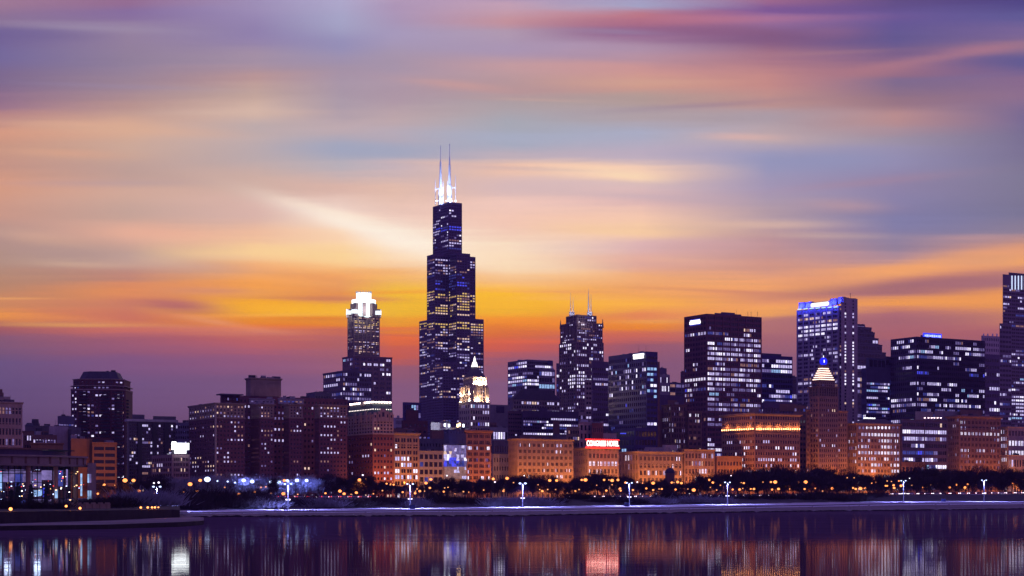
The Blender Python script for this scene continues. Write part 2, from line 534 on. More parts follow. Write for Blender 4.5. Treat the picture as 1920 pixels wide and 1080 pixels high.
def tube(p0, p1, r0, r1, n=6):
    p0, p1 = np.array(p0, float), np.array(p1, float)
    d = p1 - p0
    L = np.linalg.norm(d)
    if L < 1e-6:
        return []
    d /= L
    a = np.cross(d, (0, 0, 1.0) if abs(d[2]) < .9 else (1.0, 0, 0))
    a /= np.linalg.norm(a)
    b = np.cross(d, a)
    q = []
    for i in range(n):
        t0, t1 = 2 * math.pi * i / n, 2 * math.pi * (i + 1) / n
        c0 = a * math.cos(t0) + b * math.sin(t0)
        c1 = a * math.cos(t1) + b * math.sin(t1)
        q.append(np.array([p0 + c0 * r0, p0 + c1 * r0, p1 + c1 * r1, p1 + c0 * r1]))
        q.append(np.array([p1 + c0 * r1, p1 + c1 * r1, p1 + c1 * r1 * .01, p1 + c0 * r1 * .01]))
    return q


def ball(c, r, n=10, m=6, sz=1.0):
    q = []
    c = np.array(c, float)

    def P(i, j):
        th, ph = math.pi * j / m, 2 * math.pi * i / n
        return c + np.array((r * math.sin(th) * math.cos(ph), r * math.sin(th) * math.sin(ph), r * sz * math.cos(th)))
    for i in range(n):
        for j in range(m):
            q.append(np.array([P(i, j + 1), P(i + 1, j + 1), P(i + 1, j), P(i, j)]))
    return q


def light(name, parent, loc, power, col, radius=.4, base=None, spot=None, aim=None):
    l = bpy.data.lights.new(name, 'SPOT' if spot else 'POINT')
    l.energy = power
    l.color = col
    l.shadow_soft_size = radius
    if spot:
        l.spot_size = R(spot)
        l.spot_blend = .5
    o = bpy.data.objects.new(name, l)
    link(o, parent)
    o.location = Vector(loc) - (Vector(base) if base is not None else Vector((0, 0, 0)))
    if aim is not None:
        o.rotation_euler = (Vector(loc) - Vector(aim)).to_track_quat('Z', 'Y').to_euler()
    return o


# ------------------------------------------------------------------ facades
def S(nx, nz, **kw):
    d = dict(nx=nx, nz=nz, ww=.6, wh=.5, p=.25, pal='cool', run=.5, row=.6, k=1, kg=.18, top=1.5, bot=0.0, mx=.6,
             rec=.3, zb=(), ribs=None, bands=None, ribm=None)
    d.update(kw)
    return d


BUILDINGS = []
SEP = {'corner_pinnacle', 'balcony', 'column_shaft', 'roof_floodlight', 'floodlight', 'cornice_lamp', 'spire', 'spire_base', 'dormer', 'dormer_window', 'roof_plant', 'roof',
       'corner_turret', 'turret_light', 'crown_pier', 'crown_pinnacle', 'side_antenna', 'sign_letter', 'top_light_strip', 'roof_block', 'vertical_light', 'round_window', 'arch_hood',
       'spot_lamp', 'lit_panel', 'slit_window', 'planted_tree', 'buttress', 'roof_line_lamp', 'eaves_lamp', 'light_strip', 'neon_tube', 'penthouse_storey', 'sign_frame', 'stone_storey', 'rooftop_lamp', 'sign_leg', 'roof_unit', 'aerial', 'facet_pane'}
RECTS = []      # (x0, x1, ytop, D, building)


class Bld:
    def __init__(self, name, label, cat='building', group=None, seed=0, wall=M_GREY):
        self.name, self.label, self.cat, self.group = name, label, cat, group
        self.rng = np.random.default_rng(seed * 7919 + len(BUILDINGS) * 101 + 5)
        self.parts = {}      # (part name, material name) -> quads
        self.pm = {}
        self.wins = []       # (centre, dir, w, h, code)
        self.wall = wall
        self.base = None
        self.extra = []      # callables(root, base)
        self.id = len(BUILDINGS)
        BUILDINGS.append(self)

    def add(self, part, m, quads):
        if part in SEP:
            self.cnt = getattr(self, 'cnt', 0) + 1
            self.parts[(part, m.name, self.cnt)] = list(quads)
        else:
            self.parts.setdefault((part, m.name, 0), []).extend(quads)
        self.pm[m.name] = m

    # -- footprint from the picture: left edge, corner, right edge, distance of the corner
    def foot(self, x0, xc, x1, D, depth=None, yaw=YAW):
        if xc is None:
            xc = x0
        cw, sw = math.cos(R(yaw)), math.sin(R(yaw))
        e = np.array((cw, sw))
        w = np.array((-sw, cw))
        P = np.array((U(xc) * D, D))
        b = (U(x1) * P[1] - P[0]) / (cw - U(x1) * sw)
        if x0 < xc - .5:
            a = (P[0] - U(x0) * P[1]) / (sw + U(x0) * cw)
        else:
            a = depth or 28.0
            w = np.array((U(x0), 1.0)) / math.hypot(U(x0), 1.0)
        P0 = P + w * a
        P1 = P + e * b
        return [tuple(P0), tuple(P), tuple(P1), tuple(P1 + w * a)]

    def reg(self, poly, z1):
        xs = [960 + F * p[0] / p[1] for p in poly]
        D = min(p[1] for p in poly)
        yt = max(HY - F * (z1 - CZ) / p[1] for p in poly)
        RECTS.append((min(xs), max(xs), yt, D, self.id))
        if self.base is None:
            c = np.mean(np.array(poly), 0)
            self.base = (c[0], c[1], 4.0)

    def box(self, x0, xc, x1, ytop, D, left=None, right=None, ybot=None, z0=None, depth=None, yaw=YAW, wall=None,
            part='wall', cornice=None, roof=True, cm=None, parapet=.9):
        poly = self.foot(x0, xc, x1, D, depth, yaw)
        z1 = zy(ytop, D)
        if z0 is None:
            z0 = 4.0 if ybot is None else zy(ybot, D)
        return self.vol(poly, z0, z1, {0: left, 1: right}, wall=wall, part=part, cornice=cornice, D=D, cm=cm, roof=roof, parapet=parapet)

    def vol(self, poly, z0, z1, faces=None, wall=None, part='wall', cornice=None, D=1000, cm=None, roof=True, parapet=.9):
        wall = wall or self.wall
        self.reg(poly, z1)
        faces = faces or {}
        n = len(poly)
        for i in range(n):
            p0, p1 = np.array(poly[i]), np.array(poly[(i + 1) % n])
            sp = faces.get(i)
            if sp:
                self.facade(p0, p1, z0, z1, sp, wall, part, D)
            else:
                self.add(part, wall, [np.array([(*p0, z0), (*p1, z0), (*p1, z1), (*p0, z1)])])
        if roof:
            inn = grow(poly, -.45)
            zr = z1 - parapet
            c = [np.array((*p, zr)) for p in inn]
            t = [np.array((*p, z1)) for p in inn]
            o = [np.array((*p, z1)) for p in poly]
            q = []
            for i in range(n):
                j = (i + 1) % n
                q.append(np.array([o[i], o[j], t[j], t[i]]))
                q.append(np.array([t[j], t[i], c[i], c[j]]))
            self.add(part, wall, q)
            if n == 4:
                self.add('roof', M_ROOF, [np.array(c)])
                self.fittings(poly, zr, z1)
            else:
                self.add('roof', M_ROOF, prism(inn, zr - .3, zr)[n:])
        if cornice:
            h, d = cornice
            a = grow(poly, .03)
            g = grow(poly, d)
            zz = z1 + .05
            q = prism(a, zz - h, zz - h * .45, g, cap=False)
            q += prism(g, zz - h * .45, zz, cap=False)
            gi = grow(poly, -.5)
            for i in range(n):
                j = (i + 1) % n
                q.append(np.array([(*g[i], zz), (*g[j], zz), (*gi[j], zz), (*gi[i], zz)]))
            self.add('cornice', cm or wall, q)
        return dict(poly=poly, z0=z0, z1=z1, D=D)

    def fittings(self, poly, zr, z1):
        rng = self.rng
        p = [np.array(q) for q in poly]
        e1, e2 = p[2] - p[1], p[0] - p[1]
        L1, L2 = np.linalg.norm(e1), np.linalg.norm(e2)
        if L1 < 9 or L2 < 8:
            return
        ang = math.atan2(e1[1], e1[0])
        for k in range(int(min(7, 2 + L1 / 9))):
            c = p[1] + e1 * rng.uniform(.12, .88) + e2 * rng.uniform(.2, .7)
            h = rng.uniform(1.2, 3.2)
            self.add('roof_unit', [M_GREYD, M_ROOF, M_STEEL][rng.integers(3)], box((c[0], c[1], zr + h / 2 - .02), (min(L1 * .2, rng.uniform(1.5, 6)), rng.uniform(1.5, 4), h), ang))
        for k in range(int(rng.integers(0, 3))):
            c = p[1] + e1 * rng.uniform(.1, .9) + e2 * rng.uniform(.1, .5)
            self.add('aerial', M_DARK, tube((c[0], c[1], zr), (c[0], c[1], z1 + rng.uniform(2, 7)), .12, .06, 4))

    def facade(self, p0, p1, z0, z1, s, wall, part, D):
        d = p1 - p0
        L = np.linalg.norm(d)
        d = d / L
        nrm = np.array((d[1], -d[0]))
        nx, nz, k = int(s['nx']), int(s['nz']), int(s['k'])
        mx = min(s['mx'], L * .2)
        zb0, zt = z0 + s['bot'], z1 - s['top']
        bay, fl = (L - 2 * mx) / nx, (zt - zb0) / nz
        ow = bay * s['ww'] / k * (1 - (s['kg'] if k > 1 else 0))
        # opening left edges
        xs = []
        for i in range(nx):
            c0 = mx + bay * i + bay * (1 - s['ww']) / 2
            for q in range(k):
                cell = bay * s['ww'] / k
                xs.append(c0 + cell * q + (cell - ow) / 2)
        xs = np.array(xs)
        xe = xs + ow
        h = fl * s['wh']
        zs = zb0 + fl * np.arange(nz) + (fl - h) * .55
        ze = zs + h
        rec = s['rec']
        pl = []      # planar rects x0,x1,z0,z1
        zc = np.concatenate([[z0], ze])
        zd = np.concatenate([zs, [z1]])
        for a, b in zip(zc, zd):
            pl.append((0, L, a, b))
        pa = np.concatenate([[0], xe])
        pb = np.concatenate([xs, [L]])
        A, Z = np.meshgrid(np.arange(len(pa)), np.arange(nz))
        A, Z = A.ravel(), Z.ravel()
        pr = np.stack([pa[A], pb[A], zs[Z], ze[Z]], 1)
        pr = np.concatenate([np.array(pl), pr])

        def W3(x, z, dep):
            return np.stack([p0[0] + d[0] * x + nrm[0] * dep, p0[1] + d[1] * x + nrm[1] * dep, z], -1)
        zero = np.zeros(len(pr))
        Q = np.stack([W3(pr[:, 0], pr[:, 2], zero), W3(pr[:, 1], pr[:, 2], zero), W3(pr[:, 1], pr[:, 3], zero), W3(pr[:, 0], pr[:, 3], zero)], 1)
        I, J = np.meshgrid(np.arange(len(xs)), np.arange(nz))
        I, J = I.ravel(), J.ravel()
        a, b, c, e = xs[I], xe[I], zs[J], ze[J]
        o0 = np.zeros(len(a))
        o1 = np.full(len(a), -rec)
        rv = [
            np.stack([W3(a, c, o0), W3(a, e, o0), W3(a, e, o1), W3(a, c, o1)], 1),
            np.stack([W3(b, c, o0), W3(b, c, o1), W3(b, e, o1), W3(b, e, o0)], 1),
            np.stack([W3(a, c, o0), W3(a, c, o1), W3(b, c, o1), W3(b, c, o0)], 1),
            np.stack([W3(a, e, o0), W3(b, e, o0), W3(b, e, o1), W3(a, e, o1)], 1)]
        self.add(part, wall, list(np.concatenate([Q] + rv)))
        # which are lit
        codes = np.zeros((nz, len(xs)), int)
        rng = self.rng

        def pick(pal):
            pp = PAL[pal]
            r = rng.random() * sum(w for _, w in pp)
            for cde, w in pp:
                r -= w
                if r <= 0:
                    return cde
            return pp[-1][0]
        zmid = (zs + ze) / 2
        for j in range(nz):
            p, pal, run, row = s['p'], s['pal'], s['run'], s['row']
            ypx = HY - (zmid[j] - CZ) * F / D
            for (y0, y1, pz, palz) in s['zb']:
                if y0 <= ypx <= y1:
                    p, pal = pz, palz
                    row = .2 if pz > .3 else .5
            pj = min(.97, p * math.exp(rng.normal(0, row) - row * row / 2))
            st, code = rng.random() < pj, pick(pal)
            for i in range(len(xs)):
                if rng.random() > run:
                    st, code = rng.random() < pj, pick(pal)
                elif rng.random() < .4:
                    code = pick(pal)
                codes[j, i] = code if st else 0
        cen = W3((a + b) / 2, (c + e) / 2, np.full(len(a), -rec))
        ang = math.atan2(d[1], d[0])
        for t in range(len(a)):
            self.wins.append((cen[t], ang, ow, h, codes[J[t], I[t]]))
        # ribs and bands
        if s['ribs']:
            ev, rw, rd = s['ribs']
            q = []
            for i in range(0, nx + 1, ev):
                x = mx + bay * i
                c3 = p0 + d * x + nrm * (rd / 2 - .02)
                q += box((c3[0], c3[1], (z0 + z1 - .3) / 2), (rw, rd, z1 - z0 - .3), ang)
            self.add('pier', s['ribm'] or wall, q)
        for bd in s['bands'] or ():
            yb, hb, db = bd[:3]
            zc_ = zy(yb, D)
            c3 = (p0 + p1) / 2 + nrm * (db / 2 - .02)
            self.add('belt_course', bd[3] if len(bd) > 3 else wall, box((c3[0], c3[1], zc_), (L + db * 1.2, db, hb), ang))

    def frustum(self, part, m, poly, z0, z1, s=.5, D=None, poly1=None):
        self.reg(poly, z0)
        self.add(part, m, prism(poly, z0, z1, poly1 or scale_poly(poly, s)))

    def roofbox(self, x0, x1, ytop, D, h, m=M_GREYD, part='roof_plant', depth=10, yaw=YAW):
        """small structure on the roof: hides nothing, stands on it"""
        poly = self.foot(x0, None, x1, D, depth, yaw)
        z1 = zy(ytop, D)
        self.add(part, m, prism(poly, z1 - h, z1))

    def face(self, x, y, D0=None, vol=None, edge=1, out=.5):
        """world point on an edge of a volume at picture column x and row y"""
        p0, p1 = np.array(vol['poly'][edge]), np.array(vol['poly'][(edge + 1) % len(vol['poly'])])
        d = p1 - p0
        u = U(x)
        t = (u * p0[1] - p0[0]) / (d[0] - u * d[1])
        q = p0 + d * t
        L = np.linalg.norm(d)
        nrm = np.array((d[1], -d[0])) / L
        q = q + nrm * out
        return np.array((q[0], q[1], zy(y, q[1]))), math.atan2(d[1], d[0]), nrm

    def finish(self):
        base = np.array(self.base)
        root = empty(self.name, tuple(base), self.label, self.cat, self.group)
        for (part, mn, _k), q in self.parts.items():
            obj(part, q, self.pm[mn], root, base)
        if self.wins:
            vis = []
            for i, (c, ang, w, h, code) in enumerate(self.wins):
                x = 960 + F * c[0] / c[1]
                y = HY - F * (c[2] - CZ) / c[1]
                ok = -10 < x < 1930 and y < tree_line(x) + 4
                if ok:
                    for (x0, x1, yt, D, bid) in RECTS:
                        if bid != self.id and D < c[1] - 3 and x0 < x < x1 and y > yt:
                            ok = False
                            break
                if ok:
                    ang_f = abs(math.cos(ang - math.atan2(c[1], c[0]) + math.pi / 2))
                    vis.append(((1000 if code else 0) + w * h * ang_f * (3 if code in (1, 3, 5, 7, 8, 9) else 1), i))
            vis.sort(reverse=True)
            chosen = set(i for _, i in vis[:100])
            cache = {}
            rest, rm = [], []
            for i, (c, ang, w, h, code) in enumerate(self.wins):
                if i in chosen:
                    key = (round(w, 2), round(h, 2), code)
                    if key not in cache:
                        cache[key] = mesh_quads('window', box((0, .06, 0), (w, .12, h)), [WM[code]])
                    o = bpy.data.objects.new('window', cache[key])
                    o.location = c - base
                    o.rotation_euler = (0, 0, ang)
                    link(o, root)
                else:
                    ca, sa = math.cos(ang) * w / 2, math.sin(ang) * w / 2
                    rest.append(((c[0] - ca, c[1] - sa, c[2] - h / 2), (c[0] + ca, c[1] + sa, c[2] - h / 2),
                                 (c[0] + ca, c[1] + sa, c[2] + h / 2), (c[0] - ca, c[1] - sa, c[2] + h / 2)))
                    rm.append(code)
            if rest:
                obj('window_grid', np.array(rest), WM, root, base, rm, kind='stuff')
        for f in self.extra:
            f(root, base)
        self.root = root
        return root


TL = [(-50, 900), (180, 895), (330, 886), (600, 882), (660, 884), (720, 898), (800, 900), (860, 893), (940, 893), (1000, 882), (1060, 895),
      (1100, 882), (1160, 882), (1200, 890), (1285, 895), (1330, 882), (1400, 874), (1450, 868), (1500, 870), (1600, 878), (1650, 886),
      (1690, 872), (1740, 868), (1800, 876), (1860, 873), (1960, 874)]


def tree_line(x):
    return float(np.interp(x, [t[0] for t in TL], [t[1] for t in TL]))

# ================================================================== the city
# ---- tall stepped black tower
b = Bld('skyscraper', 'tallest black stepped tower with two white lit masts on its roof', 'skyscraper', wall=M_BLACK)
T0 = b
D = 2500
P0, Pc, P1, P3 = [np.array(p) for p in b.foot(786, 830, 907, D)]
ev, wv = (P1 - Pc) / 3, (P0 - Pc) / 3
Z = {'50': zy(678, D), '66': zy(597, D + 20), '90': zy(474, D + 12), '108': zy(378, D + 31)}
HT = {(0, 0): '50', (2, 2): '50', (0, 2): '66', (2, 0): '66', (0, 1): '90', (1, 2): '90', (1, 0): '90', (1, 1): '108', (2, 1): '108'}
SZB = [(378, 400, .05, 'cool'), (404, 415, .3, 'cool'), (424, 430, .75, 'blue'), (430, 446, .5, 'cool'), (446, 462, .3, 'cool'),
       (462, 474, .1, 'blue'), (474, 482, .0, 'cool'), (482, 514, .45, 'pink'), (514, 545, .16, 'dblue'), (545, 592, .5, 'gold'), (592, 603, 0, 'cool'),
       (603, 616, .75, 'gold'), (616, 652, .48, 'warm'), (652, 676, .4, 'cool'), (684, 752, .42, 'pink'), (752, 786, .0, 'cool'), (786, 792, .6, 'cool'), (792, 840, .15, 'dblue')]
for (i, j), hk in HT.items():
    z1 = Z[hk]
    c = Pc + wv * i + ev * j
    poly = [tuple(c + wv), tuple(c), tuple(c + ev), tuple(c + ev + wv)]
    nb = {0: (i, j - 1), 1: (i - 1, j), 2: (i, j + 1), 3: (i + 1, j)}
    for ed in range(4):
        zz = Z[HT[nb[ed]]] if nb[ed] in HT else 4.0
        if zz >= z1 - 1:
            continue
        p0, p1 = np.array(poly[ed]), np.array(poly[(ed + 1) % 4])
        if ed < 2:
            nz = max(2, int((z1 - zz) / 3.95))
            zb = list(SZB)
            if ed == 1 and (i, j) in ((0, 1), (0, 2)):
                zb = [(655, 668, .8, 'blue')] + zb
            b.facade(p0, p1, zz, z1, S(5, nz, ww=.74, wh=.52, p=.3, run=.72, row=.7, pal='cool', mx=.8, top=2.5, zb=zb, rec=.35, ribs=(1, .45, .35)), M_BLACK, 'wall', c[1])
        else:
            b.add('wall', M_BLACK, [np.array([(*p0, zz), (*p1, zz), (*p1, z1), (*p0, z1)])])
    b.add('roof', M_ROOF, [np.array([(*p, z1 - .2) for p in poly])])
    b.reg(poly, z1)
pc = Pc + wv * 1.5 + ev * 1.5
b.base = (pc[0], pc[1], 4.0)
ztop = Z['108']
M_MAST = surf('mast_white_paint', (.80, .82, .88), .45, .05)
masts = []
for (xm, ys) in ((826, [(384, 354, 3.6), (354, 326, 2.1), (326, 303, 1.6), (303, 274, .45)]), (843, [(382, 348, 3.8), (348, 309, 2.0), (309, 296, 1.2), (296, 271, .5)])):
    dm = D + 58
    q = []
    X = U(xm) * dm
    for (ya, yb, r) in ys:
        q += tube((X, dm, zy(ya, dm)), (X, dm, zy(yb, dm)), r * 1.0, r * .8, 10)
    q += ball((X, dm, zy(ys[-1][1], dm)), .8, 6, 4)
    b.add('antenna_mast' if xm == 826 else 'antenna_mast_tall', M_MAST, q)
    for (xo, yt, r) in ((xm - 9.5 if xm == 826 else xm + 11, 337 if xm == 826 else 329, .5), (xm + 5 if xm == 826 else xm - 4, 340, .7)):
        X2 = U(xo) * dm
        b.add('side_antenna', M_MAST, tube((X2, dm, zy(384, dm)), (X2, dm, zy(yt, dm)), r, r * .7, 6) + tube((X, dm, zy(354 if xm < 830 else 352, dm)), (X2, dm, zy(354 if xm < 830 else 352, dm)), .7, .7, 5))
    masts.append((X, dm, zy(384, dm)))


def _ml(root, base):
    for (X, Y, z) in masts:
        for dxm in (-7, 7):
            light('mast_floodlight', root, (X + dxm, Y - 16, z + 4), 80000, (.42, .56, 1.0), .5, base, 60, (X, Y - 1, z + 34))
        light('mast_floodlight', root, (X + 2, Y - 9, z + 5), 12000, (.5, .62, 1.0), .5, base)


b.extra.append(_ml)
b.add('roof_floodlight', glow('floodlight_blue_white', (.6, .7, 1.0), 8), box((U(819) * (D + 30), D + 30, ztop + 1.0), (3.0, 1.2, 1.2)))
for x in (829, 838, 846, 854):
    b.add('roof_floodlight', MATS['floodlight_blue_white'], box((U(x) * (D + 30), D + 30, ztop + 1.0), (3.0, 1.2, 1.2)))

# ---- tower with the glowing drum crown
b = Bld('crowned_tower', 'tall tower topped by a glowing white drum crown, left of the black tower', 'skyscraper', wall=surf('pink_granite', (.23, .15, .12)))
D = 2350
st = S(4, 26, ww=.7, wh=.55, p=.4, pal='warm', run=.6, k=2, zb=[(592, 612, .5, 'gold'), (655, 662, 0, 'cool')], ribs=(1, 1.2, .5))
st2 = S(6, 26, ww=.7, wh=.55, p=.45, pal='warm', run=.7, k=2, zb=[(592, 612, .5, 'gold')], ribs=(1, 1.0, .5))
v0 = b.box(652, 663, 712, 592, D, st, st2, ybot=672)
lo = S(6, 30, ww=.7, wh=.5, p=.34, pal='coolb', run=.5, k=2, zb=[(666, 671, .85, 'blue'), (671, 683, .5, 'cool'), (683, 688, .7, 'blue')], ribs=(1, .9, .4))
b.box(642, 662, 735, 667, D - 14, S(3, 30, ww=.7, wh=.5, p=.22, pal='coolb', k=2, zb=[(666, 671, .8, 'blue')]), lo, cornice=(2.2, .6))
Mgl = glow('crown_lit_glass', (.80, .95, 1.0), 2.6)
cx0, cyy0 = np.mean(np.array(v0['poly']), 0)
px_m = cyy0 / F
zc = v0['z1']
b.add('crown_drum', Mgl, prism(ring(cx0, cyy0, 14 * px_m, 20), zc - 1, zy(550, cyy0)))
b.add('crown_collar', Mgl, prism(ring(cx0, cyy0, 22.5 * px_m, 16, .2), zy(570, cyy0), zy(563, cyy0)))
for a in range(16):
    t = a / 16 * 2 * math.pi
    b.add('crown_pinnacle', M_WHITE, box((cx0 + 14 * px_m * math.cos(t), cyy0 + 14 * px_m * math.sin(t), zy(549, cyy0)), (1.0, 1.0, 3.4)))
for k, (rr, a0) in enumerate(((21.5, 0),)):
    for a in range(8):
        t = a0 + a / 8 * 2 * math.pi + R(YAW) + .39
        c = (cx0 + rr * px_m * math.cos(t), cyy0 + rr * px_m * math.sin(t), (zc + zy(570, cyy0)) / 2)
        b.add('crown_pier', b.wall, box(c, (5.2, 5.2, zy(570, cyy0) - zc), t))
for pt in v0['poly']:
    c = np.array(pt) * .9 + np.array((cx0, cyy0)) * .1
    b.add('corner_turret', b.wall, prism(ring(c[0], c[1], 4.2, 8), zc - 1, zy(580, cyy0)))
    b.add('turret_light', glow('turret_lit_glass', (.85, .93, 1.0), 1.5), prism(ring(c[0], c[1], 4.6, 8), zc + 3, zy(583, cyy0)))


def _cl(root, base):
    for t in range(4):
        a = t * math.pi / 2 + R(YAW) - 1.9
        light('crown_light', root, (cx0 + 30 * math.cos(a), cyy0 + 30 * math.sin(a), zc + 8), 26000, (.7, .8, 1.0), 1.0, base)


b.extra.append(_cl)
# ---- dark office slab at the foot of the crowned tower
b = Bld('office_tower', 'dark office block with white windows standing before the crowned tower', 'office building', wall=M_GREYD)
b.box(606, 642, 697, 695, 1950, S(9, 26, ww=.68, wh=.55, p=.36, pal='cool', run=.6, zb=[(733, 739, .9, 'cool'), (755, 900, .1, 'dim')]),
      S(12, 26, ww=.68, wh=.55, p=.55, pal='cool', run=.6, zb=[(755, 900, .15, 'dim')]), cornice=(2.5, .5))
b.roofbox(655, 672, 690, 1965, 5)
b = Bld('office_block', 'low dark flat roofed block between the hotel tower and the office slab', 'office building', wall=M_GREYD)
b.box(574, 590, 622, 735, 1700, S(3, 10, p=.1), S(6, 10, p=.15))

# ---- big brick hotel with four wings
b = Bld('wing_hotel', 'huge brick hotel with stone top storeys and four wings facing the park', 'hotel', wall=M_HBRICK)
HB = [(783, .8, .5, M_STONE)]


def hz(ys, n=3):
    return S(n, 4, ww=.5, wh=.6, p=.32, pal='pink', run=.3)


def wing(x0, xc, x1, yt, dep, nE, nS, D):
    zb_ = zy(783, D)
    k = dict(ww=.46, wh=.42, pal='pink', run=.35, row=.5, rec=.35)
    rb = [(876, 881, .92, 'white'), (886, 900, .2, 'pink')]
    b.box(x0, xc, x1, 783, D, S(nS, 18, p=.30, zb=rb, **k), S(nE, 18, p=.30, zb=rb, **k), depth=dep, roof=False)
    kk = dict(k)
    kk['wh'] = .55
    b.box(x0, xc, x1, yt, D, S(nS, 4, p=.25, **kk), S(nE, 4, p=.35, **kk), z0=zb_ + .02, depth=dep, wall=M_STONE, part='stone_storey', cornice=(1.6, .7), cm=M_STONE)
    poly = b.foot(x0, xc, x1, D, dep)
    g = grow(poly, .35)
    b.add('belt_course', M_STONE, prism(g, zb_ - .5, zb_ + .6))


wing(354, 403, 459, 755, 70, 8, 10, dM(403))
wing(470, 487, 514, 757, 52, 4, 9, dM(487))
wing(532, 542, 568, 757, 52, 4, 9, dM(542))
wing(590, 598, 651, 758, 52, 8, 9, dM(598))
for (xa, xb) in ((468, 514), (522, 569)):
    Dw = dM(xb - 20) + 22
    b.box(xa, None, xb, 747, Dw, None, S(6, 1, ww=.6, wh=.5, p=.35, pal='dim', top=1.2, bot=.8), z0=zy(757, Dw), depth=24, wall=M_PALE, part='penthouse_storey', cornice=(.7, .5))
b.box(424, 440, 652, 742, 1210, S(6, 18, ww=.45, wh=.42, p=.2, pal='pink'), S(30, 18, ww=.45, wh=.42, p=.22, pal='pink', zb=[(744, 756, .1, 'dim')]), depth=30)
b.box(461, 470, 527, 708, 1216, S(3, 1, ww=.4, wh=.6, p=0, top=4, bot=10), S(6, 1, ww=.34, wh=.62, p=.6, pal='dim', top=4, bot=10), z0=zy(742, 1216), depth=26, wall=M_STONE, part='roof_tower', cornice=(1.6, .8))
b.roofbox(466, 476, 706.5, 1222, 2.5, M_GREYD)
b.roofbox(510, 526, 705.5, 1226, 3.5, M_GREYD)
b.roofbox(481, 482, 704, 1222, 4, M_DARK)
b.box(413, 418, 449, 740, 1195, None, S(5, 1, ww=.5, wh=.6, p=.4, pal='dim', top=1.5, bot=1.5), z0=zy(756, 1195), depth=14, wall=M_BRICKD, part='penthouse')
b.add('canopy_roof', M_GREYD, prism(grow(b.foot(413, 418, 449, 1190, 14), 2.2), zy(740.5, 1190), zy(738.2, 1190)))
b.add('downpipe_stack', M_CREAM, box((U(404.5) * (dM(403) - 1.2), dM(403) - 1.2, 36), (1.1, 1.1, 62), R(YAW)))

# ---- ornate hotel with green mansard
b = Bld('mansard_hotel', 'red brick hotel with pale ornate top and lamp-lit green mansard roof', 'hotel', wall=M_BRICK)
D = dM(699) - 2
zl, zu, zm, zt = zy(813, D), zy(777, D), zy(764, D), zy(755, D)
rz = [(828, 858, .15, 'warm'), (880, 900, .3, 'white')]
kw = dict(ww=.5, wh=.42, pal='warm', run=.2, p=.16)
b.box(652, 699, 738, 813, D, S(9, 11, **{**kw, 'p': .04}), S(6, 11, zb=rz, **kw), roof=False, depth=46)
b.box(652, 699, 738, 777, D, S(9, 5, **{**kw, 'p': .04, 'wh': .6}), S(6, 5, **{**kw, 'wh': .6}), z0=zl + .02, wall=M_CREAM, part='terracotta_storey', depth=46, cornice=(.8, .4), cm=M_CREAM)
pm = b.foot(652, 699, 738, D, 46)
b.add('belt_course', M_CREAM, prism(grow(pm, .45), zl - .5, zl + .7))
b.frustum('mansard_roof', M_GREEN, grow(pm, -.2), zu, zt, .9)
for (x, yy_, ww_) in ((703, 776, 2.2), (711, 774, 2.4), (718, 769, 4.0), (726, 774, 2.4), (733, 776, 2.2)):
    p, a, nn = b.face(x, yy_, vol=dict(poly=pm), edge=1, out=-.6)
    b.add('dormer', M_CREAM, box((p[0], p[1], (zu + p[2]) / 2 - 2), (ww_, 2.4, p[2] - zu + 6), a))
    b.add('dormer_window', GLASS, box((p[0] + nn[0] * 1.24, p[1] + nn[1] * 1.24, (zu + p[2]) / 2 - 1.5), (ww_ * .45, .1, (p[2] - zu) * .5 + 1.5), a))
for (x, yy_) in ((666, 778), (676, 777), (686, 774), (694, 776)):
    p, a, nn = b.face(x, yy_, vol=dict(poly=pm), edge=0, out=-.6)
    b.add('dormer', M_CREAM, box((p[0], p[1], (zu + p[2]) / 2 - 2), (3.0, 2.4, p[2] - zu + 6), a))
Mrow = glow('roof_line_lamp', (1.0, .72, .66), 9, True)
top = scale_poly(grow(pm, -.2), .9)
for yy_, s_, st_ in ((758.5, 1.0, 2.2), (765.5, 1.1, 1.7)):
    pp = top if s_ == 1.0 else scale_poly(grow(pm, -.2), .955)
    for ed in (0, 1):
        p0, p1 = np.array(pp[ed]), np.array(pp[ed + 1])
        L = np.linalg.norm(p1 - p0)
        for t in np.arange(.5, L, st_ * (1 if ed else 1.6)):
            c = p0 + (p1 - p0) * t / L
            z = zt + .6 if s_ == 1.0 else zu + (zt - zu) * .46
            sz = 1.0 if s_ == 1.0 else .42
            b.add('roof_line_lamp', Mrow if s_ == 1.0 else glow('eaves_lamp', (1, .85, .8), 3), box((c[0], c[1] - .4, z), (sz, sz, sz), R(YAW)))
b.roofbox(676, 700, 753, D + 12, 3, M_GREYD)

# ---- row along the avenue, left to right
def row(name, label, x0, xc, x1, yt, wall, left, right, cornice=(1.4, .9), cat='building', D=None, depth=None, cm=None, short=None):
    bb = Bld(name, label, cat, wall=wall)
    v = bb.box(x0, xc, x1, yt, D or dM(xc if xc else x0), left, right, depth=depth, cornice=cornice, cm=cm)
    return bb, v


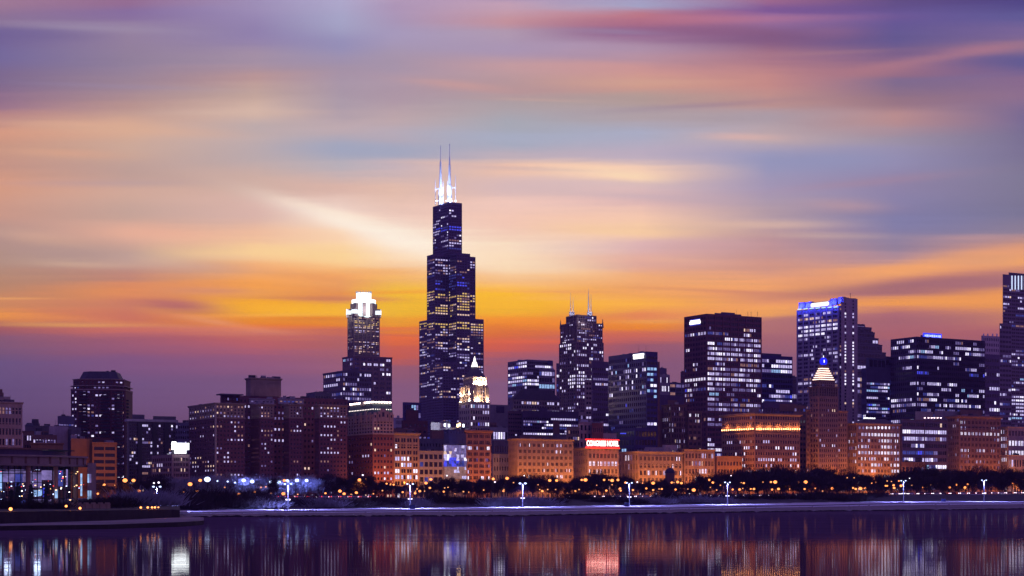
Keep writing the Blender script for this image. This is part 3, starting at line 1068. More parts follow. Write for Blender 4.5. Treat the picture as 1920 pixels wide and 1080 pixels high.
b, v = row('narrow_block', 'narrow cream fronted block with triple window bays beside the mansard hotel', 738, None, 786, 811, M_STONE, None,
           S(4, 10, ww=.78, wh=.62, k=2, p=.10, pal='white', run=.3, ribs=(1, .9, .35), bands=[(836, .7, .4)], zb=[(811, 832, .15, 'dim'), (862, 874, .3, 'white'), (874, 895, .45, 'white')], top=3.2), (1.8, 1.2))
b = Bld('stepped_block', 'dark windowless stepped block rising behind the narrow cream block', 'building', wall=M_BRICKD)
b.box(753, 756, 802, 788, 1420, None, S(5, 12, p=.0, ww=.5, wh=.4, zb=[(795, 840, .12, 'cool')]))
b.box(761, None, 784, 769, 1430, None, None, z0=zy(789, 1430), depth=14)
b.box(738, None, 777, 803, 1290, None, None, wall=M_BROWN, part='rear_wing', depth=16)
b = Bld('glass_block', 'low blue glass block at the left foot of the black tower', 'office building', wall=M_NAVY)
b.box(755, 757, 790, 754, 1900, None, S(7, 12, ww=.8, wh=.6, p=.25, pal='coolb', run=.6))
b = Bld('distant_block', 'faint pale block far off in the gap left of the black tower', 'building', wall=M_PALE)
b.box(737, 741, 756, 783, 2750, None, S(6, 10, p=.12, pal='dim'))
b.box(744, None, 749, 779, 2750, None, None, z0=zy(784, 2750), depth=20)
b, v = row('frame_block', 'plain grey block with square windows set in a concrete frame', 785, None, 832, 845, M_GREY, None,
           S(5, 6, ww=.78, wh=.62, p=.10, pal='dblue', rec=.8, top=1.6), (.8, .4))
b = Bld('blank_block', 'blank violet grey wall block above the concrete frame block', 'building', wall=M_GREYD)
b.box(783, 786, 834, 822, 1330, None, S(8, 6, p=0, ww=.4, wh=.3))
b.box(806, 810, 842, 806, 1420, None, None, wall=M_BROWN, part='rear_wing')
b = Bld('billboard_wall', 'pale blank wall block lit white by roof floodlights', 'building', wall=M_PALE)
b.box(808, None, 843, 792, 1480, None, None)
Mfl = glow('roof_floodlight', (.8, .85, 1.0), 4, True)
for x, y, m in ((834, 797, Mfl), (842, 798, Mfl), (858, 798, glow('roof_floodlight_amber', (1, .6, .3), 8, True)), (862, 796, glow('roof_floodlight_amber', (1, .6, .3), 8, True)), (869, 798, Mfl)):
    b.add('floodlight', m, box((U(x) * 1470, 1470, zy(y, 1470)), (1.5, 1.0, 2.6)))
b.box(843, None, 880, 802, 1475, None, None, part='lower_wall', wall=M_GREY)
b.extra.append(lambda r, bs: light('roof_light', r, (U(836) * 1465, 1463, zy(797, 1465)), 16000, (.7, .75, 1.0), .5, bs, 160, (U(836) * 1480, 1480, zy(800, 1480))))

# faceted glass front
b = Bld('faceted_glass_building', 'faceted glass front lit white and blue inside, between two masonry blocks', 'museum', wall=M_STEEL)
D = dM(832)
v = b.box(831, None, 873, 834, D, None, None, wall=M_GREY, cornice=(.5, .3))
p0, p1 = np.array(v['poly'][1]), np.array(v['poly'][2])
d = (p1 - p0)
L = np.linalg.norm(d)
d /= L
nn = np.array((d[1], -d[0]))
rg = np.random.default_rng(11)
FB = [(836, 845, 2), (845, 851, 0), (851, 866, 1), (866, 873, 5), (873, 882, 4), (882, 895, 4)]
NX = 9
gx = np.linspace(0, L, NX + 1)
dep = rg.uniform(.4, 2.4, (NX + 1, 12))
ys = np.linspace(834.5, 898, 12)
for i in range(NX):
    for j in range(11):
        c4 = []
        for (ii, jj) in ((i, j + 1), (i + 1, j + 1), (i + 1, j), (i, j)):
            p = p0 + d * gx[ii] + nn * dep[ii, jj]
            c4.append((p[0], p[1], zy(ys[jj], D)))
        ym = (ys[j] + ys[j + 1]) / 2
        code = 2
        if 834 < ym < 846:
            code = 1 if rg.random() < .35 else 2
        elif ym < 852:
            code = rg.choice([2, 2, 3])
        elif ym < 866:
            code = (5 if i in (2, 3, 4) and rg.random() < .5 else (7 if rg.random() < .2 else (1 if rg.random() < .5 else 2)))
        elif ym < 873:
            code = 5 if i < 6 and rg.random() < .5 else 6 if i < 8 else 2
        elif ym < 884:
            code = 1 if i in (4, 5, 8, 9) and rg.random() < .6 else 4
        else:
            code = 1 if ym > 892 and i > 6 else 4
        pn = 'facet_pane'
        b.add(pn, WM[code], [np.array(c4)])
for i in range(0, NX + 1):
    for j in range(11):
        p = p0 + d * gx[i] + nn * (dep[i, j] + .05)
        q = p0 + d * gx[i] + nn * (dep[i, j + 1] + .05)
        b.add('mullion', M_STEEL, tube((p[0], p[1], zy(ys[j], D)), (q[0], q[1], zy(ys[j + 1], D)), .09, .09, 4))
b = Bld('blue_lit_block', 'block with blue lit corner rising behind the faceted glass front', 'building', wall=M_GREYD)
v = b.box(832, 842, 876, 805, 1300, S(2, 3, ww=.6, wh=.5, p=.35, pal='dblue', bot=50), S(6, 3, ww=.4, wh=.5, p=.05, pal='dblue', bot=50), cornice=(1, .4))
b.extra.append(lambda r, bs: light('blue_light', r, (U(838) * 1282, 1280, zy(826, 1282)), 5000, (.12, .15, 1.0), .5, bs, 160, (U(838) * 1300, 1300, zy(828, 1300))))
b, v = row('red_block', 'red brown block with grouped windows right of the faceted glass front', 874, None, 921, 806, surf('red_stone', (.33, .17, .11)), None,
           S(4, 11, ww=.74, wh=.56, k=3, p=.05, pal='white', run=.3, zb=[(836, 843, .18, 'white'), (888, 898, .4, 'white'), (843, 884, .14, 'dim')], bands=[(834, .7, .5), (814, .5, .4)], top=2.4), (2.2, 1.4))

# ---- floodlit art deco tower
b = Bld('setback_tower', 'floodlit stone tower with glowing setbacks and a lit spire on its hipped roof', 'tower', wall=surf('deco_limestone', (.42, .33, .27)))
D = 1560
sp_ = S(4, 12, ww=.45, wh=.5, p=.1, pal='coolb', k=1, ribs=(1, 1.2, .5))
v1 = b.box(860, 881, 919, 753, D, S(5, 16, ww=.5, wh=.52, p=.2, pal='cool', run=.5), S(8, 16, ww=.55, wh=.55, p=.42, pal='coolb', run=.5), cornice=(1.4, .4))
v2 = b.box(866, 885, 914, 722, D + 8, S(4, 9, ww=.4, wh=.7, p=.02, ribs=(1, 1.5, .7)), S(6, 9, ww=.42, wh=.6, p=.15, pal='coolb', ribs=(1, 1.4, .6)), z0=v1['z1'] - .5)
v3 = b.box(869, 886, 911, 706, D + 12, S(4, 2, ww=.4, wh=.7, p=0, ribs=(1, 1.2, .5)), S(5, 2, ww=.4, wh=.5, p=0, ribs=(1, 1.2, .5)), z0=v2['z1'] - .5, cornice=(1.2, .4))
b.frustum('hipped_roof', M_SLATE, v3['poly'], v3['z1'], zy(686, D + 20), .16)
ap = np.mean(np.array(v3['poly']), 0)
za = zy(686, ap[1])
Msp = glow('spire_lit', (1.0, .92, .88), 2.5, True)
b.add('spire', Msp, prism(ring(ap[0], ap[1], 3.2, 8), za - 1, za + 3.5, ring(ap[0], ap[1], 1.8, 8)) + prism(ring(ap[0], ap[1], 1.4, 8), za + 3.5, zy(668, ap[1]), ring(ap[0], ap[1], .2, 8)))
DL = []
for (x, y, vv, ed, o, pw) in ((868.5, 741, v2, 0, 2.4, 1.0), (866, 752, v1, 0, 1.5, .5), (884, 738, v2, 0, 2.6, 1.0), (884, 750, v2, 0, 2.4, .7), (892, 719, v3, 1, 2.4, 1), (900, 720, v3, 1, 2.4, 1), (908, 719, v3, 1, 2.4, 1), (892, 752, v2, 1, 2.6, 1.2), (911, 752, v2, 1, 2.6, 1.2)):
    p, a, _n = b.face(x, y, vol=vv, edge=ed, out=o)
    DL.append((p, pw))
    b.add('floodlight', glow('floodlight_warm', (1, .82, .62), 10), box(p - np.array((0, 0, .6)), (1.6, 1.2, .8), a))
for (x, ed, vv) in ((867, 0, v2), (883, 0, v2), (889, 1, v2), (912, 1, v2)):
    p, a, _n = b.face(x, 752, vol=vv, edge=ed, out=.9)
    b.add('buttress', b.wall, box((p[0], p[1], (zy(760, p[1]) + zy(727, p[1])) / 2), (3.2, 2.4, zy(727, p[1]) - zy(760, p[1])), a))


def _dl(root, base):
    for p, pw in DL:
        light('tower_floodlight', root, tuple(p), 15000 * pw, (1.0, .68, .42), .5, base)


b.extra.append(_dl)

b = Bld('blank_tower', 'windowless grey slab with one dark square opening, right of the floodlit tower', 'building', wall=surf('violet_concrete', (.27, .23, .25)))
v = b.box(906, 908, 956, 758, 1750, None, None)
p, a, _n = b.face(938, 768, vol=v, edge=1, out=.1)
b.add('louvre', M_BLACK, box(p, (9.5, .5, 7), a))
b = Bld('annex_block', 'low white annex with lit loading floor below the windowless slab', 'building', wall=M_PALE)
b.box(919, None, 953, 801, 1560, None, S(7, 5, ww=.7, wh=.5, p=.3, pal='coolb', zb=[(812, 826, .8, 'white')]))
b.box(919, None, 931, 792, 1570, None, S(4, 1, ww=.5, wh=.7, p=0), z0=zy(802, 1570), wall=M_BROWN, part='roof_house', depth=10)
b = Bld('rowhouse_block', 'small pale block tucked against the orange corner block', 'building', wall=M_PALE)
b.box(922, 924, 956, 851, 1275, None, S(6, 5, ww=.35, wh=.5, p=.06, pal='cool'), cornice=(.6, .3))
b.box(922, 925, 956, 826, 1350, None, S(6, 4, ww=.4, wh=.4, p=.15, pal='cool'), wall=M_GREYD, part='rear_wing')

# ---- orange block
b, v = row('orange_block', 'wide ten bay orange lit masonry block with flat cornice', 953, 970, 1075, 822, M_STONE, S(6, 9, ww=.35, wh=.5, p=.0),
           S(12, 9, ww=.58, wh=.5, k=3, p=.05, pal='white', run=.25, ribs=(1, .8, .3), zb=[(828, 842, .08, 'white'), (876, 890, .3, 'white')], top=2.6), (1.4, .9))
b.add('roof_plant', M_BROWN, prism(b.foot(975, None, 1040, 1275, 12), v['z1'] - .6, v['z1'] + 3.0))
b.add('roof_plant', M_GREYD, prism(b.foot(1036, None, 1062, 1272, 12), v['z1'] - .6, v['z1'] + 4.0))
# ---- long black office block
b = Bld('black_block', 'long low black glass block with bands of bluish lit offices', 'office building', wall=M_BLACK)
b.box(978, 980, 1085, 769, 1520, None, S(24, 12, ww=.8, wh=.6, p=.0, pal='coolb', run=.75, zb=[(778, 786, .4, 'coolb'), (786, 806, .4, 'coolb'), (806, 818, .6, 'white')], bot=40, top=6))
b.box(952, None, 979, 770, 1518, None, S(6, 10, ww=.75, wh=.4, p=.1, pal='coolb', bot=40), wall=surf('plum_cladding', (.10, .05, .08), .5), part='side_wall')
b.roofbox(1010, 1026, 764, 1530, 5, M_BLACK)
b.box(1037, None, 1049, 789, 1480, None, None, wall=M_BROWN, part='front_shaft', depth=8)
# ---- hipped roof office
b = Bld('hipped_office', 'office block with broad hipped roof in front of the glass tower', 'office building', wall=surf('taupe_stone', (.22, .18, .17)))
v = b.box(957, 962, 1050, 748, 1720, None, S(18, 16, ww=.7, wh=.6, p=.5, pal='pink', run=.6, bot=30))
b.frustum('hipped_roof', M_SLATE, grow(v['poly'], .6), v['z1'] - .2, zy(729, 1720), .62)
# ---- glass tower
b = Bld('banded_tower', 'medium glass tower striped with bright white office floors', 'skyscraper', wall=surf('grey_band', (.16, .15, .18), .4))
kw = dict(ww=.84, wh=.6, p=.6, pal='coolb', run=.75, row=.45)
b.box(952, 988, 1037, 674, 1980, S(9, 36, bot=10, **kw), S(13, 36, bot=10, zb=[(700, 720, .75, 'white'), (674, 683, .0, 'cool')], **kw))
b.box(1010, None, 1041, 692, 1972, None, S(6, 20, **kw), part='stepped_bay', depth=24)
for x in (996, 1008, 1020, 1031):
    b.roofbox(x - 4, x + 4, 675.5, 1992, 5, M_NAVY)
# ---- spired granite tower
b = Bld('spired_tower', 'tall stepped granite tower with four thin white spires on its roof', 'skyscraper', wall=surf('brown_granite', (.20, .13, .11)))
D = 2440
kw = dict(ww=.66, wh=.6, run=.45, row=.5, ribs=(2, 1.4, .8), k=1)
va = b.box(1049, 1080, 1132, 640, D, S(8, 44, p=.3, pal='cool', zb=[(640, 660, .45, 'white'), (700, 727, .6, 'white')], **kw), S(13, 44, p=.38, pal='cool', zb=[(640, 655, .5, 'white'), (690, 727, .55, 'white'), (750, 830, .1, 'cool')], **kw), parapet=.3)
vb = b.box(1051, 1081, 1130, 604, D + 5, S(9, 9, p=.3, pal='cool', **kw), S(13, 9, p=.42, pal='cool', **kw), z0=va['z1'] - .3, cornice=(1.2, .5))
vc = b.box(1062, 1083, 1118, 590, D + 22, S(6, 3, p=.2, pal='cool', **kw), S(8, 3, p=.4, pal='coolb', **kw), z0=vb['z1'] - .3)
for pt in vb['poly'][:3]:
    b.add('corner_pinnacle', b.wall, prism(ring(pt[0], pt[1], 2.2, 4, .8), vb['z1'] - 6, vb['z1'] + 7, ring(pt[0], pt[1], .3, 4, .8)))
for (x, yt, r) in ((1070, 548, .55), (1074.5, 556, .6), (1103.5, 541, 1.1), (1108, 551, .7)):
    dm = D + 40
    X = U(x) * dm
    b.add('spire', M_MAST, tube((X, dm, zy(592, dm)), (X, dm, zy(575, dm)), r * 1.1, r * .9, 8) + tube((X, dm, zy(575, dm)), (X, dm, zy(yt, dm)), r * .9, .12, 8))
    b.add('spire_base', M_WHITE, prism(ring(X, dm, 2.2, 8), vc['z1'] - 1, zy(585, dm)))


def _sl(root, base, D=D):
    for x in (1072, 1106):
        light('spire_light', root, (U(x) * (D + 12), D + 14, zy(588, D)), 16000, (.85, .85, 1.0), .5, base, 70, (U(x) * (D + 40), D + 40, zy(565, D)))
    light('roof_light', root, (U(1094) * (D - 2), D + 4, zy(597, D)), 9000, (.7, .7, 1.0), .5, base)


b.extra.append(_sl)
b.box(1043, None, 1051, 681, 2560, None, S(2, 28, ww=.8, p=.4, pal='coolb'), wall=M_BLUEG, part='side_bay', depth=15)
# ---- beige slab / black office / blue angled glass
b = Bld('beige_slab', 'slim beige slab with few lit rows between the spired tower and black block', 'building', wall=surf('beige_panel', (.34, .26, .24)))
b.box(1096, 1098, 1120, 712, 1720, None, S(4, 24, ww=.75, wh=.45, p=.3, pal='pink', run=.7))
b.box(1080, None, 1098, 772, 1700, None, S(4, 10, ww=.8, wh=.4, p=.2, pal='cool'), part='low_wing', depth=12)
b = Bld('dark_office', 'black steel office block left of the slanted blue glass tower', 'office building', wall=M_BLACK)
b.box(1109, 1111, 1153, 677, 1600, None, S(10, 26, ww=.8, wh=.45, p=.12, pal='pink', run=.7, zb=[(706, 716, .7, 'dim'), (735, 745, .35, 'cool'), (768, 784, .55, 'cool'), (794, 802, .7, 'white')], top=5))
b = Bld('slanted_glass_tower', 'dark blue glass tower with slanting roofline and a white sign near its top', 'skyscraper', wall=M_NAVY)
D = 1440
v = b.box(1141, 1212, 1233, 659, D, S(18, 25, ww=.62, wh=.6, p=.36, pal='coolb', run=.1, row=.3, zb=[(655, 678, .03, 'dblue'), (742, 785, .08, 'dblue'), (790, 799, .7, 'white'), (799, 900, .05, 'dblue')], top=3), S(3, 26, ww=.86, wh=.5, p=.72, pal='cyan', run=.5, zb=[(655, 682, 0, 'cool'), (755, 788, .05, 'cool'), (788, 800, .8, 'white'), (800, 900, .25, 'cyan')], top=3))
p, a, _n = b.face(1198, 668, vol=v, edge=0, out=.5)
b.add('sign_panel', glow('white_sign', (.92, .90, 1.0), 2.2), box(p, (15, .7, 4.2), a) + box(p + np.array((0, 0, 1.2)), (16.5, .5, 1.2), a))
b.box(1230, None, 1237, 678, 1470, None, None, wall=M_BROWN, part='rear_slab', depth=20)
b.add('blue_sign', WM[5], box((U(1168) * 1395, 1392, zy(813, 1395)), (5, .5, .9)))
b.box(1150, 1190, 1232, 802, 1390, S(8, 8, ww=.8, wh=.6, p=.06, pal='cyan'), S(7, 8, ww=.8, wh=.6, p=.1, pal='cyan', run=.3), part='podium', wall=M_NAVY)

# ---- behind the red sign
b = Bld('arched_block', 'pale block with arched windows and a brick side wall behind the red sign', 'building', wall=surf('lilac_stone', (.38, .31, .33)))
v = b.box(1086, None, 1110, 791, 1370, None, S(3, 6, ww=.5, wh=.6, p=.0, k=1, zb=[(806, 812, .3, 'dim')], bot=20), cornice=(1, .4), depth=22)
b.box(1110, None, 1131, 793, 1366, None, S(5, 7, ww=.4, wh=.4, p=.05, pal='coolb'), wall=M_BRICK, part='brick_wing', depth=20)
b.box(1129, None, 1156, 812, 1372, None, S(6, 5, ww=.4, wh=.5, p=.03), part='low_wing', depth=18, cornice=(.6, .3))
b.frustum('barrel_roof', M_PALE, b.foot(1087, None, 1104, 1376, 12), v['z1'] - .4, v['z1'] + 2.2, .7)
b = Bld('brown_infill', 'small orange brown block squeezed between the orange block and red sign', 'building', wall=M_TAN)
b.box(1062, 1064, 1088, 801, 1395, None, S(5, 9, ww=.6, wh=.5, p=.25, pal='warm', bot=10))
b, v = row('sign_hotel', 'orange lit hotel carrying a long glowing red sign on its roof', 1074, 1102, 1160, 839, M_STONE, S(8, 6, ww=.4, wh=.55, p=.06, pal='coolb'),
           S(8, 6, ww=.62, wh=.56, k=2, p=.05, pal='white', run=.3, zb=[(863, 872, .35, 'white'), (872, 884, .25, 'white')], top=3.4, bands=[(870, .5, .3)]), (1.5, 1.0), 'hotel', cm=M_TAN)
HOTEL = (b, v)
M_RED = glow('red_neon', (1.0, .02, .015), 3.6, True)
M_WRED = glow('white_red_neon', (1.0, .50, .44), 4.5, True)
p, a, nn = b.face(1128, 832, vol=v, edge=1, out=1.2)
p0s, _, _ = b.face(1098, 832, vol=v, edge=1, out=1.2)
p1s, _, _ = b.face(1158, 832, vol=v, edge=1, out=1.2)
Ls = float(np.linalg.norm((p1s - p0s)[:2]))


def _sign(root, base, p=p, a=a, nn=nn, Ls=Ls):
    cu = bpy.data.curves.new('sign_text', 'FONT')
    cu.body = 'CONGRESS HOTEL'
    cu.size = 5.6
    cu.extrude = .25
    cu.offset = .12
    cu.align_x = 'CENTER'
    cu.align_y = 'CENTER'
    tmp = bpy.data.objects.new('tmp_text', cu)
    COL.objects.link(tmp)
    bpy.context.view_layer.update()
    me = bpy.data.meshes.new_from_object(tmp.evaluated_get(bpy.context.evaluated_depsgraph_get()))
    bpy.data.objects.remove(tmp)
    me.materials.clear()
    me.materials.append(M_WRED)
    o = bpy.data.objects.new('sign_lettering', me)
    w = max(vv.co.x for vv in me.vertices) - min(vv.co.x for vv in me.vertices)
    o.scale = (Ls / w, 1, 1)
    o.location = Vector(p - base) + Vector((nn[0] * .5, nn[1] * .5, 0))
    o.rotation_euler = (R(90), 0, a)
    link(o, root)


b.extra.append(_sign)
for dz_ in (-3.0, 3.0):
    b.add('neon_tube', M_RED, box(p + np.array((0, 0, dz_)), (Ls + 1.5, .3, .95), a))
for t in np.linspace(-.5, .5, 9):
    q0 = p + (p1s - p0s) * t * np.array((1, 1, 0))
    b.add('sign_frame', M_DARK, box(q0 - np.array((0, 0, 1.4)) - np.array((nn[0], nn[1], 0)) * .5, (.25, .25, 8.5), a))
b.extra.append(lambda r, bs, q=tuple(p + np.array((nn[0], nn[1], 0)) * 2.2): light('neon_glow', r, q, 4000, (1.0, .04, .03), 1.5, bs, 165, (q[0], q[1] + 10, q[2] - 6)))

b, v = row('arcaded_block', 'broad orange lit block with arched windows under a low grey roof', 1160, 1197, 1280, 846, M_STONE, S(7, 5, ww=.5, wh=.6, k=2, p=.05, pal='coolb', ribs=(1, .6, .25)),
           S(11, 6, ww=.6, wh=.6, k=2, p=.06, pal='white', run=.2, ribs=(1, .8, .3), zb=[(859, 876, .22, 'white'), (876, 892, .22, 'white')], bands=[(855, .6, .5), (872, .5, .35)], top=2.6), (1.6, 1.1))
for x in np.linspace(1201, 1276, 11):
    pp_, aa, n2 = b.face(x, 872.5, vol=v, edge=1, out=.12)
    b.add('arch_hood', M_CREAM, sum([tube((pp_[0] + math.cos(aa) * 1.3 * math.cos(t), pp_[1] + math.sin(aa) * 1.3 * math.cos(t), pp_[2] + 1.2 * math.sin(t)),
                                          (pp_[0] + math.cos(aa) * 1.3 * math.cos(t + .63), pp_[1] + math.sin(aa) * 1.3 * math.cos(t + .63), pp_[2] + 1.2 * math.sin(t + .63)), .2, .2, 4) for t in np.arange(0, 3.1, .63)], []))
b.frustum('hipped_roof', M_GREY, b.foot(1204, None, 1262, 1350, 16), v['z1'] - .5, zy(838, 1350), .8)
b.roofbox(1242, 1270, 834, 1362, 4, M_PALE)

b, v = row('loggia_block', 'brown block with a row of white lit shop floors beside the arcaded block', 1280, 1283, 1340, 842, M_TAN, None,
           S(9, 6, ww=.6, wh=.6, k=2, p=.12, pal='white', run=.4, zb=[(842, 872, .2, 'pink'), (872, 882, .55, 'white'), (882, 892, .4, 'white')], ribs=(3, .8, .3), top=2.2), (1.2, 1.0))
b, v = row('low_orange_block', 'low orange brick block at the foot of the lamp-lit cornice block', 1340, 1344, 1392, 855, M_ORNG, None,
           S(8, 5, ww=.5, wh=.5, k=1, p=.04, pal='pink', top=3), (1.0, .5), D=dM(1344) + 4)
b = Bld('twin_brown_tower', 'pair of stepped brown towers with scattered lit windows', 'building', wall=surf('brown_brick', (.22, .13, .10)))
b.box(1240, 1258, 1287, 758, 1500, S(4, 17, ww=.5, wh=.6, k=2, p=.18, pal='pink', run=.4), S(6, 17, ww=.55, wh=.6, k=2, p=.35, pal='pink', run=.5, ribs=(2, 1.0, .4)), cornice=(1.2, .5))
b.box(1284, 1290, 1316, 770, 1475, S(2, 15, ww=.5, p=.2), S(3, 15, ww=.65, wh=.5, k=3, p=.2, pal='pink', run=.5, zb=[(772, 780, .85, 'white')], ribs=(1, 1.0, .4)), part='lower_tower', cornice=(1.2, .5))
b.roofbox(1252, 1270, 750, 1515, 5, M_BROWN)
b.box(1236, None, 1246, 768, 1510, None, None, part='side_shaft', depth=14)
b = Bld('stepped_grey_tower', 'small grey stone tower beyond the slanted glass tower', 'building', wall=M_GREY)
b.box(1234, None, 1256, 702, 2150, None, S(7, 14, ww=.5, wh=.6, p=.2, pal='pink', run=.4, zb=[(708, 730, .45, 'white')]), depth=30)
b.box(1236, None, 1250, 690, 2160, None, None, z0=zy(703, 2160), wall=M_BLUEG, part='roof_house', depth=16)
b = Bld('blue_frame_block', 'blue glass block with pale frame between stone tower and red office tower', 'building', wall=M_BLUEG)
b.box(1255, None, 1290, 717, 2000, None, S(3, 3, ww=.84, wh=.7, p=.3, pal='dim', bot=120), depth=30)
b.box(1236, 1238, 1290, 740, 1800, None, None, wall=M_BLACK, part='lower_block')
b.box(1276, None, 1290, 697, 2300, None, S(3, 20, p=.02), wall=M_BRICKD, part='rear_slab', depth=20)

# ---- red-brown office tower
b = Bld('red_office_tower', 'bulky dark red office tower filled with rows of white lit windows', 'skyscraper', wall=M_RUST)
D = 1620
zb1 = [(585, 617, 0, 'cool'), (617, 628, .75, 'cool'), (628, 645, .3, 'cool'), (706, 714, .92, 'white'), (722, 730, .85, 'coolb'), (800, 820, 0, 'cool'), (820, 830, .7, 'white')]
zb2 = [(585, 612, 0, 'cool'), (612, 624, .25, 'pink'), (706, 714, .97, 'white'), (736, 742, .85, 'coolb'), (770, 780, .3, 'cool'), (798, 818, 0, 'cool'), (818, 834, .7, 'white')]
v = b.box(1283, 1325, 1428, 588, D, S(8, 36, ww=.86, wh=.56, k=2, p=.22, pal='cool', run=.7, zb=zb1, ribs=(1, .8, .4)),
          S(7, 36, ww=.9, wh=.56, k=4, p=.84, pal='cool', run=.75, row=.2, zb=zb2, ribs=(1, .9, .4)))
p, a, _n = b.face(1304, 604, vol=v, edge=0, out=.6)
b.add('sign_panel', glow('white_sign', (.92, .90, 1.0), 2.2), box(p, (15.5, .6, 4.0), a) + box(p - np.array((0, 0, .6)), (17.5, .4, 2.6), a))
b.add('sign_glow_tube', WM[5], box(p - np.array((0, 0, 2.8)), (17, .5, .4), a) + box(p + np.array((0, 0, 2.6)), (16, .5, .4), a))
b.roofbox(1340, 1390, 586.5, D + 45, 4, M_BLACK)
b.roofbox(1352, 1378, 585, D + 50, 4, M_BLACK)
for x in (1402, 1408, 1420):
    b.roofbox(x, x + .6, 584, D + 58, 5, M_DARK, depth=.5)

# ---- lamp-lit cornice block
b = Bld('lamp_cornice_block', 'wide terracotta block with a bright row of orange lamps below its cornice', 'building', wall=surf('orange_terracotta', (0.324, 0.185, 0.117)))
D = dM(1415) - 10
kw = dict(ww=.52, wh=.5, p=.08, pal='pink', run=.3)
rz = [(795, 812, 0, 'pink'), (818, 826, .3, 'white'), (834, 843, .5, 'white'), (843, 853, .2, 'white'), (853, 890, .55, 'white')]
v = b.box(1353, 1415, 1500, 774, D, S(15, 14, zb=[(y0, y1, p_ * .6, pl) for y0, y1, p_, pl in rz], **kw), S(18, 14, zb=rz, **kw), cornice=(2.2, 1.6), cm=M_TAN, depth=48)
Mlamp = glow('cornice_lamp', (1.0, .42, .15), 9, True)
for ed in (0, 1):
    xs = np.linspace(1355, 1413, 15) if ed == 0 else np.linspace(1418, 1498, 20)
    for k_, x in enumerate(xs):
        y0 = 804.5 if ed else 807 - (x - 1353) / 62 * 3
        pp_, aa, n2 = b.face(x, y0, vol=v, edge=ed, out=.7)
        b.add('cornice_lamp', Mlamp, box(pp_, (.6, .6, .9), aa))
    pA, aa, n2 = b.face(xs[0], y0 + 3, vol=v, edge=ed, out=.35)
    pB, _, _ = b.face(xs[-1], y0 + 3, vol=v, edge=ed, out=.35)
    pA = (pA + pB) / 2
    b.add('belt_course', M_TAN, box(pA - np.array((0, 0, .2)), (float(np.linalg.norm((pB - b.face(xs[0], y0 + 3, vol=v, edge=ed, out=.35)[0])[:2])) + 2, .7, .7), aa))


def _lc(root, base):
    for (x, ed) in ((1364, 0), (1384, 0), (1404, 0), (1424, 1), (1442, 1), (1460, 1), (1478, 1), (1494, 1)):
        pp_, aa, n2 = b_lc.face(x, 802, vol=v_lc, edge=ed, out=2.2)
        light('cornice_light', root, tuple(pp_), 1300, (1.0, .36, .12), .5, base, 165, tuple(pp_ - np.array((n2[0], n2[1], 0)) * 9))


b_lc, v_lc = b, v
b.extra.append(_lc)
b.roofbox(1404, 1424, 764, D + 20, 6, M_STONE)
b = Bld('glass_office', 'glass office block with white lit floors right of the red office tower', 'office building', wall=M_NAVY)
b.box(1426, 1428, 1486, 666, 1800, None, S(13, 24, ww=.88, wh=.6, p=.75, pal='coolb', run=.8, zb=[(715, 760, .4, 'coolb')], bot=20, top=3))
b.roofbox(1428, 1465, 662, 1812, 5, M_BLUEG)
b.box(1430, 1432, 1500, 752, 1700, None, S(12, 3, p=.1, pal='cool', bot=30), wall=M_BLACK, part='podium')
b = Bld('violet_slab', 'narrow violet slab in the gap left of the blue topped tower', 'building', wall=surf('violet_cladding', (.09, .07, .11)))
b.box(1484, None, 1497, 706, 2050, None, S(3, 16, ww=.6, wh=.5, p=.05, zb=[(735, 750, .5, 'coolb')]), depth=24)
b = Bld('dark_gap_block', 'dark narrow block between the lamp-lit block and the pyramid topped tower', 'building', wall=M_BROWN)
b.box(1488, None, 1512, 760, 1460, None, S(4, 16, ww=.7, wh=.5, p=.06, pal='dim'), depth=24)
b.roofbox(1462, 1508, 757, 1500, 6, M_BROWN)

# ---- blue topped tower
b = Bld('blue_topped_tower', 'tall pale tower with blue lit piers along its top and a white sign', 'skyscraper', wall=surf('pale_tower_stone', (.36, .31, .33)))
D = 1900
v = b.box(1495, 1573, 1580, 573, D, S(7, 46, ww=.86, wh=.56, k=3, kg=.1, p=.5, pal='cool', run=.7, row=.35, top=4.5,
          zb=[(573, 582, 0, 'cool'), (588, 600, .5, 'warm'), (600, 625, .75, 'white'), (625, 655, .5, 'cool'), (655, 680, .25, 'pink'), (680, 692, .05, 'cool'), (692, 800, .3, 'pink')], ribs=(1, 1.8, 1.0)),
          S(1, 46, ww=.6, wh=.5, p=.2, pal='warm'), yaw=38)
vc_ = b.box(1577, None, 1608, 559, D - 4, None, S(2, 62, ww=.2, wh=.55, p=.72, pal='white', run=.7, row=.1, top=1, zb=[(559, 584, 0, 'cool'), (680, 700, .2, 'pink'), (740, 800, .25, 'warm')]), wall=surf('pale_shaft_stone', (.46, .37, .37)), part='service_shaft', depth=34, yaw=20)
BL = []
for k_, x in enumerate(np.linspace(1500, 1568, 7)):
    yy_ = 577 - (x - 1495) / 80 * 5
    pp_, aa, n2 = b.face(x, yy_ + 3, vol=v, edge=0, out=.9)
    b.add('top_light_strip', glow('pale_blue_strip', (.45, .75, 1.0), 1.7), box(pp_, (6.0, .5, .8), aa))
    pq, _, _ = b.face(x, yy_ - 1, vol=v, edge=0, out=3.2)
    BL.append(pq)
for (x, y, w_) in ((1503, 573, 9), (1516, 572, 9), (1562, 566, 9), (1576, 563, 8)):
    pq, aa, n2 = b.face(x, y, vol=v, edge=0, out=-2.5)
    b.add('roof_block', b.wall, box(pq, (w_, 5, 7), aa))
    pr_ = pq + np.array((n2[0], n2[1], 0)) * 5.5
    BL.append(pr_)
pq, aa, n2 = b.face(1538, 571, vol=v, edge=0, out=-1.0)
b.add('roof_screen', b.wall, box(pq, (34, 3, 6), aa))
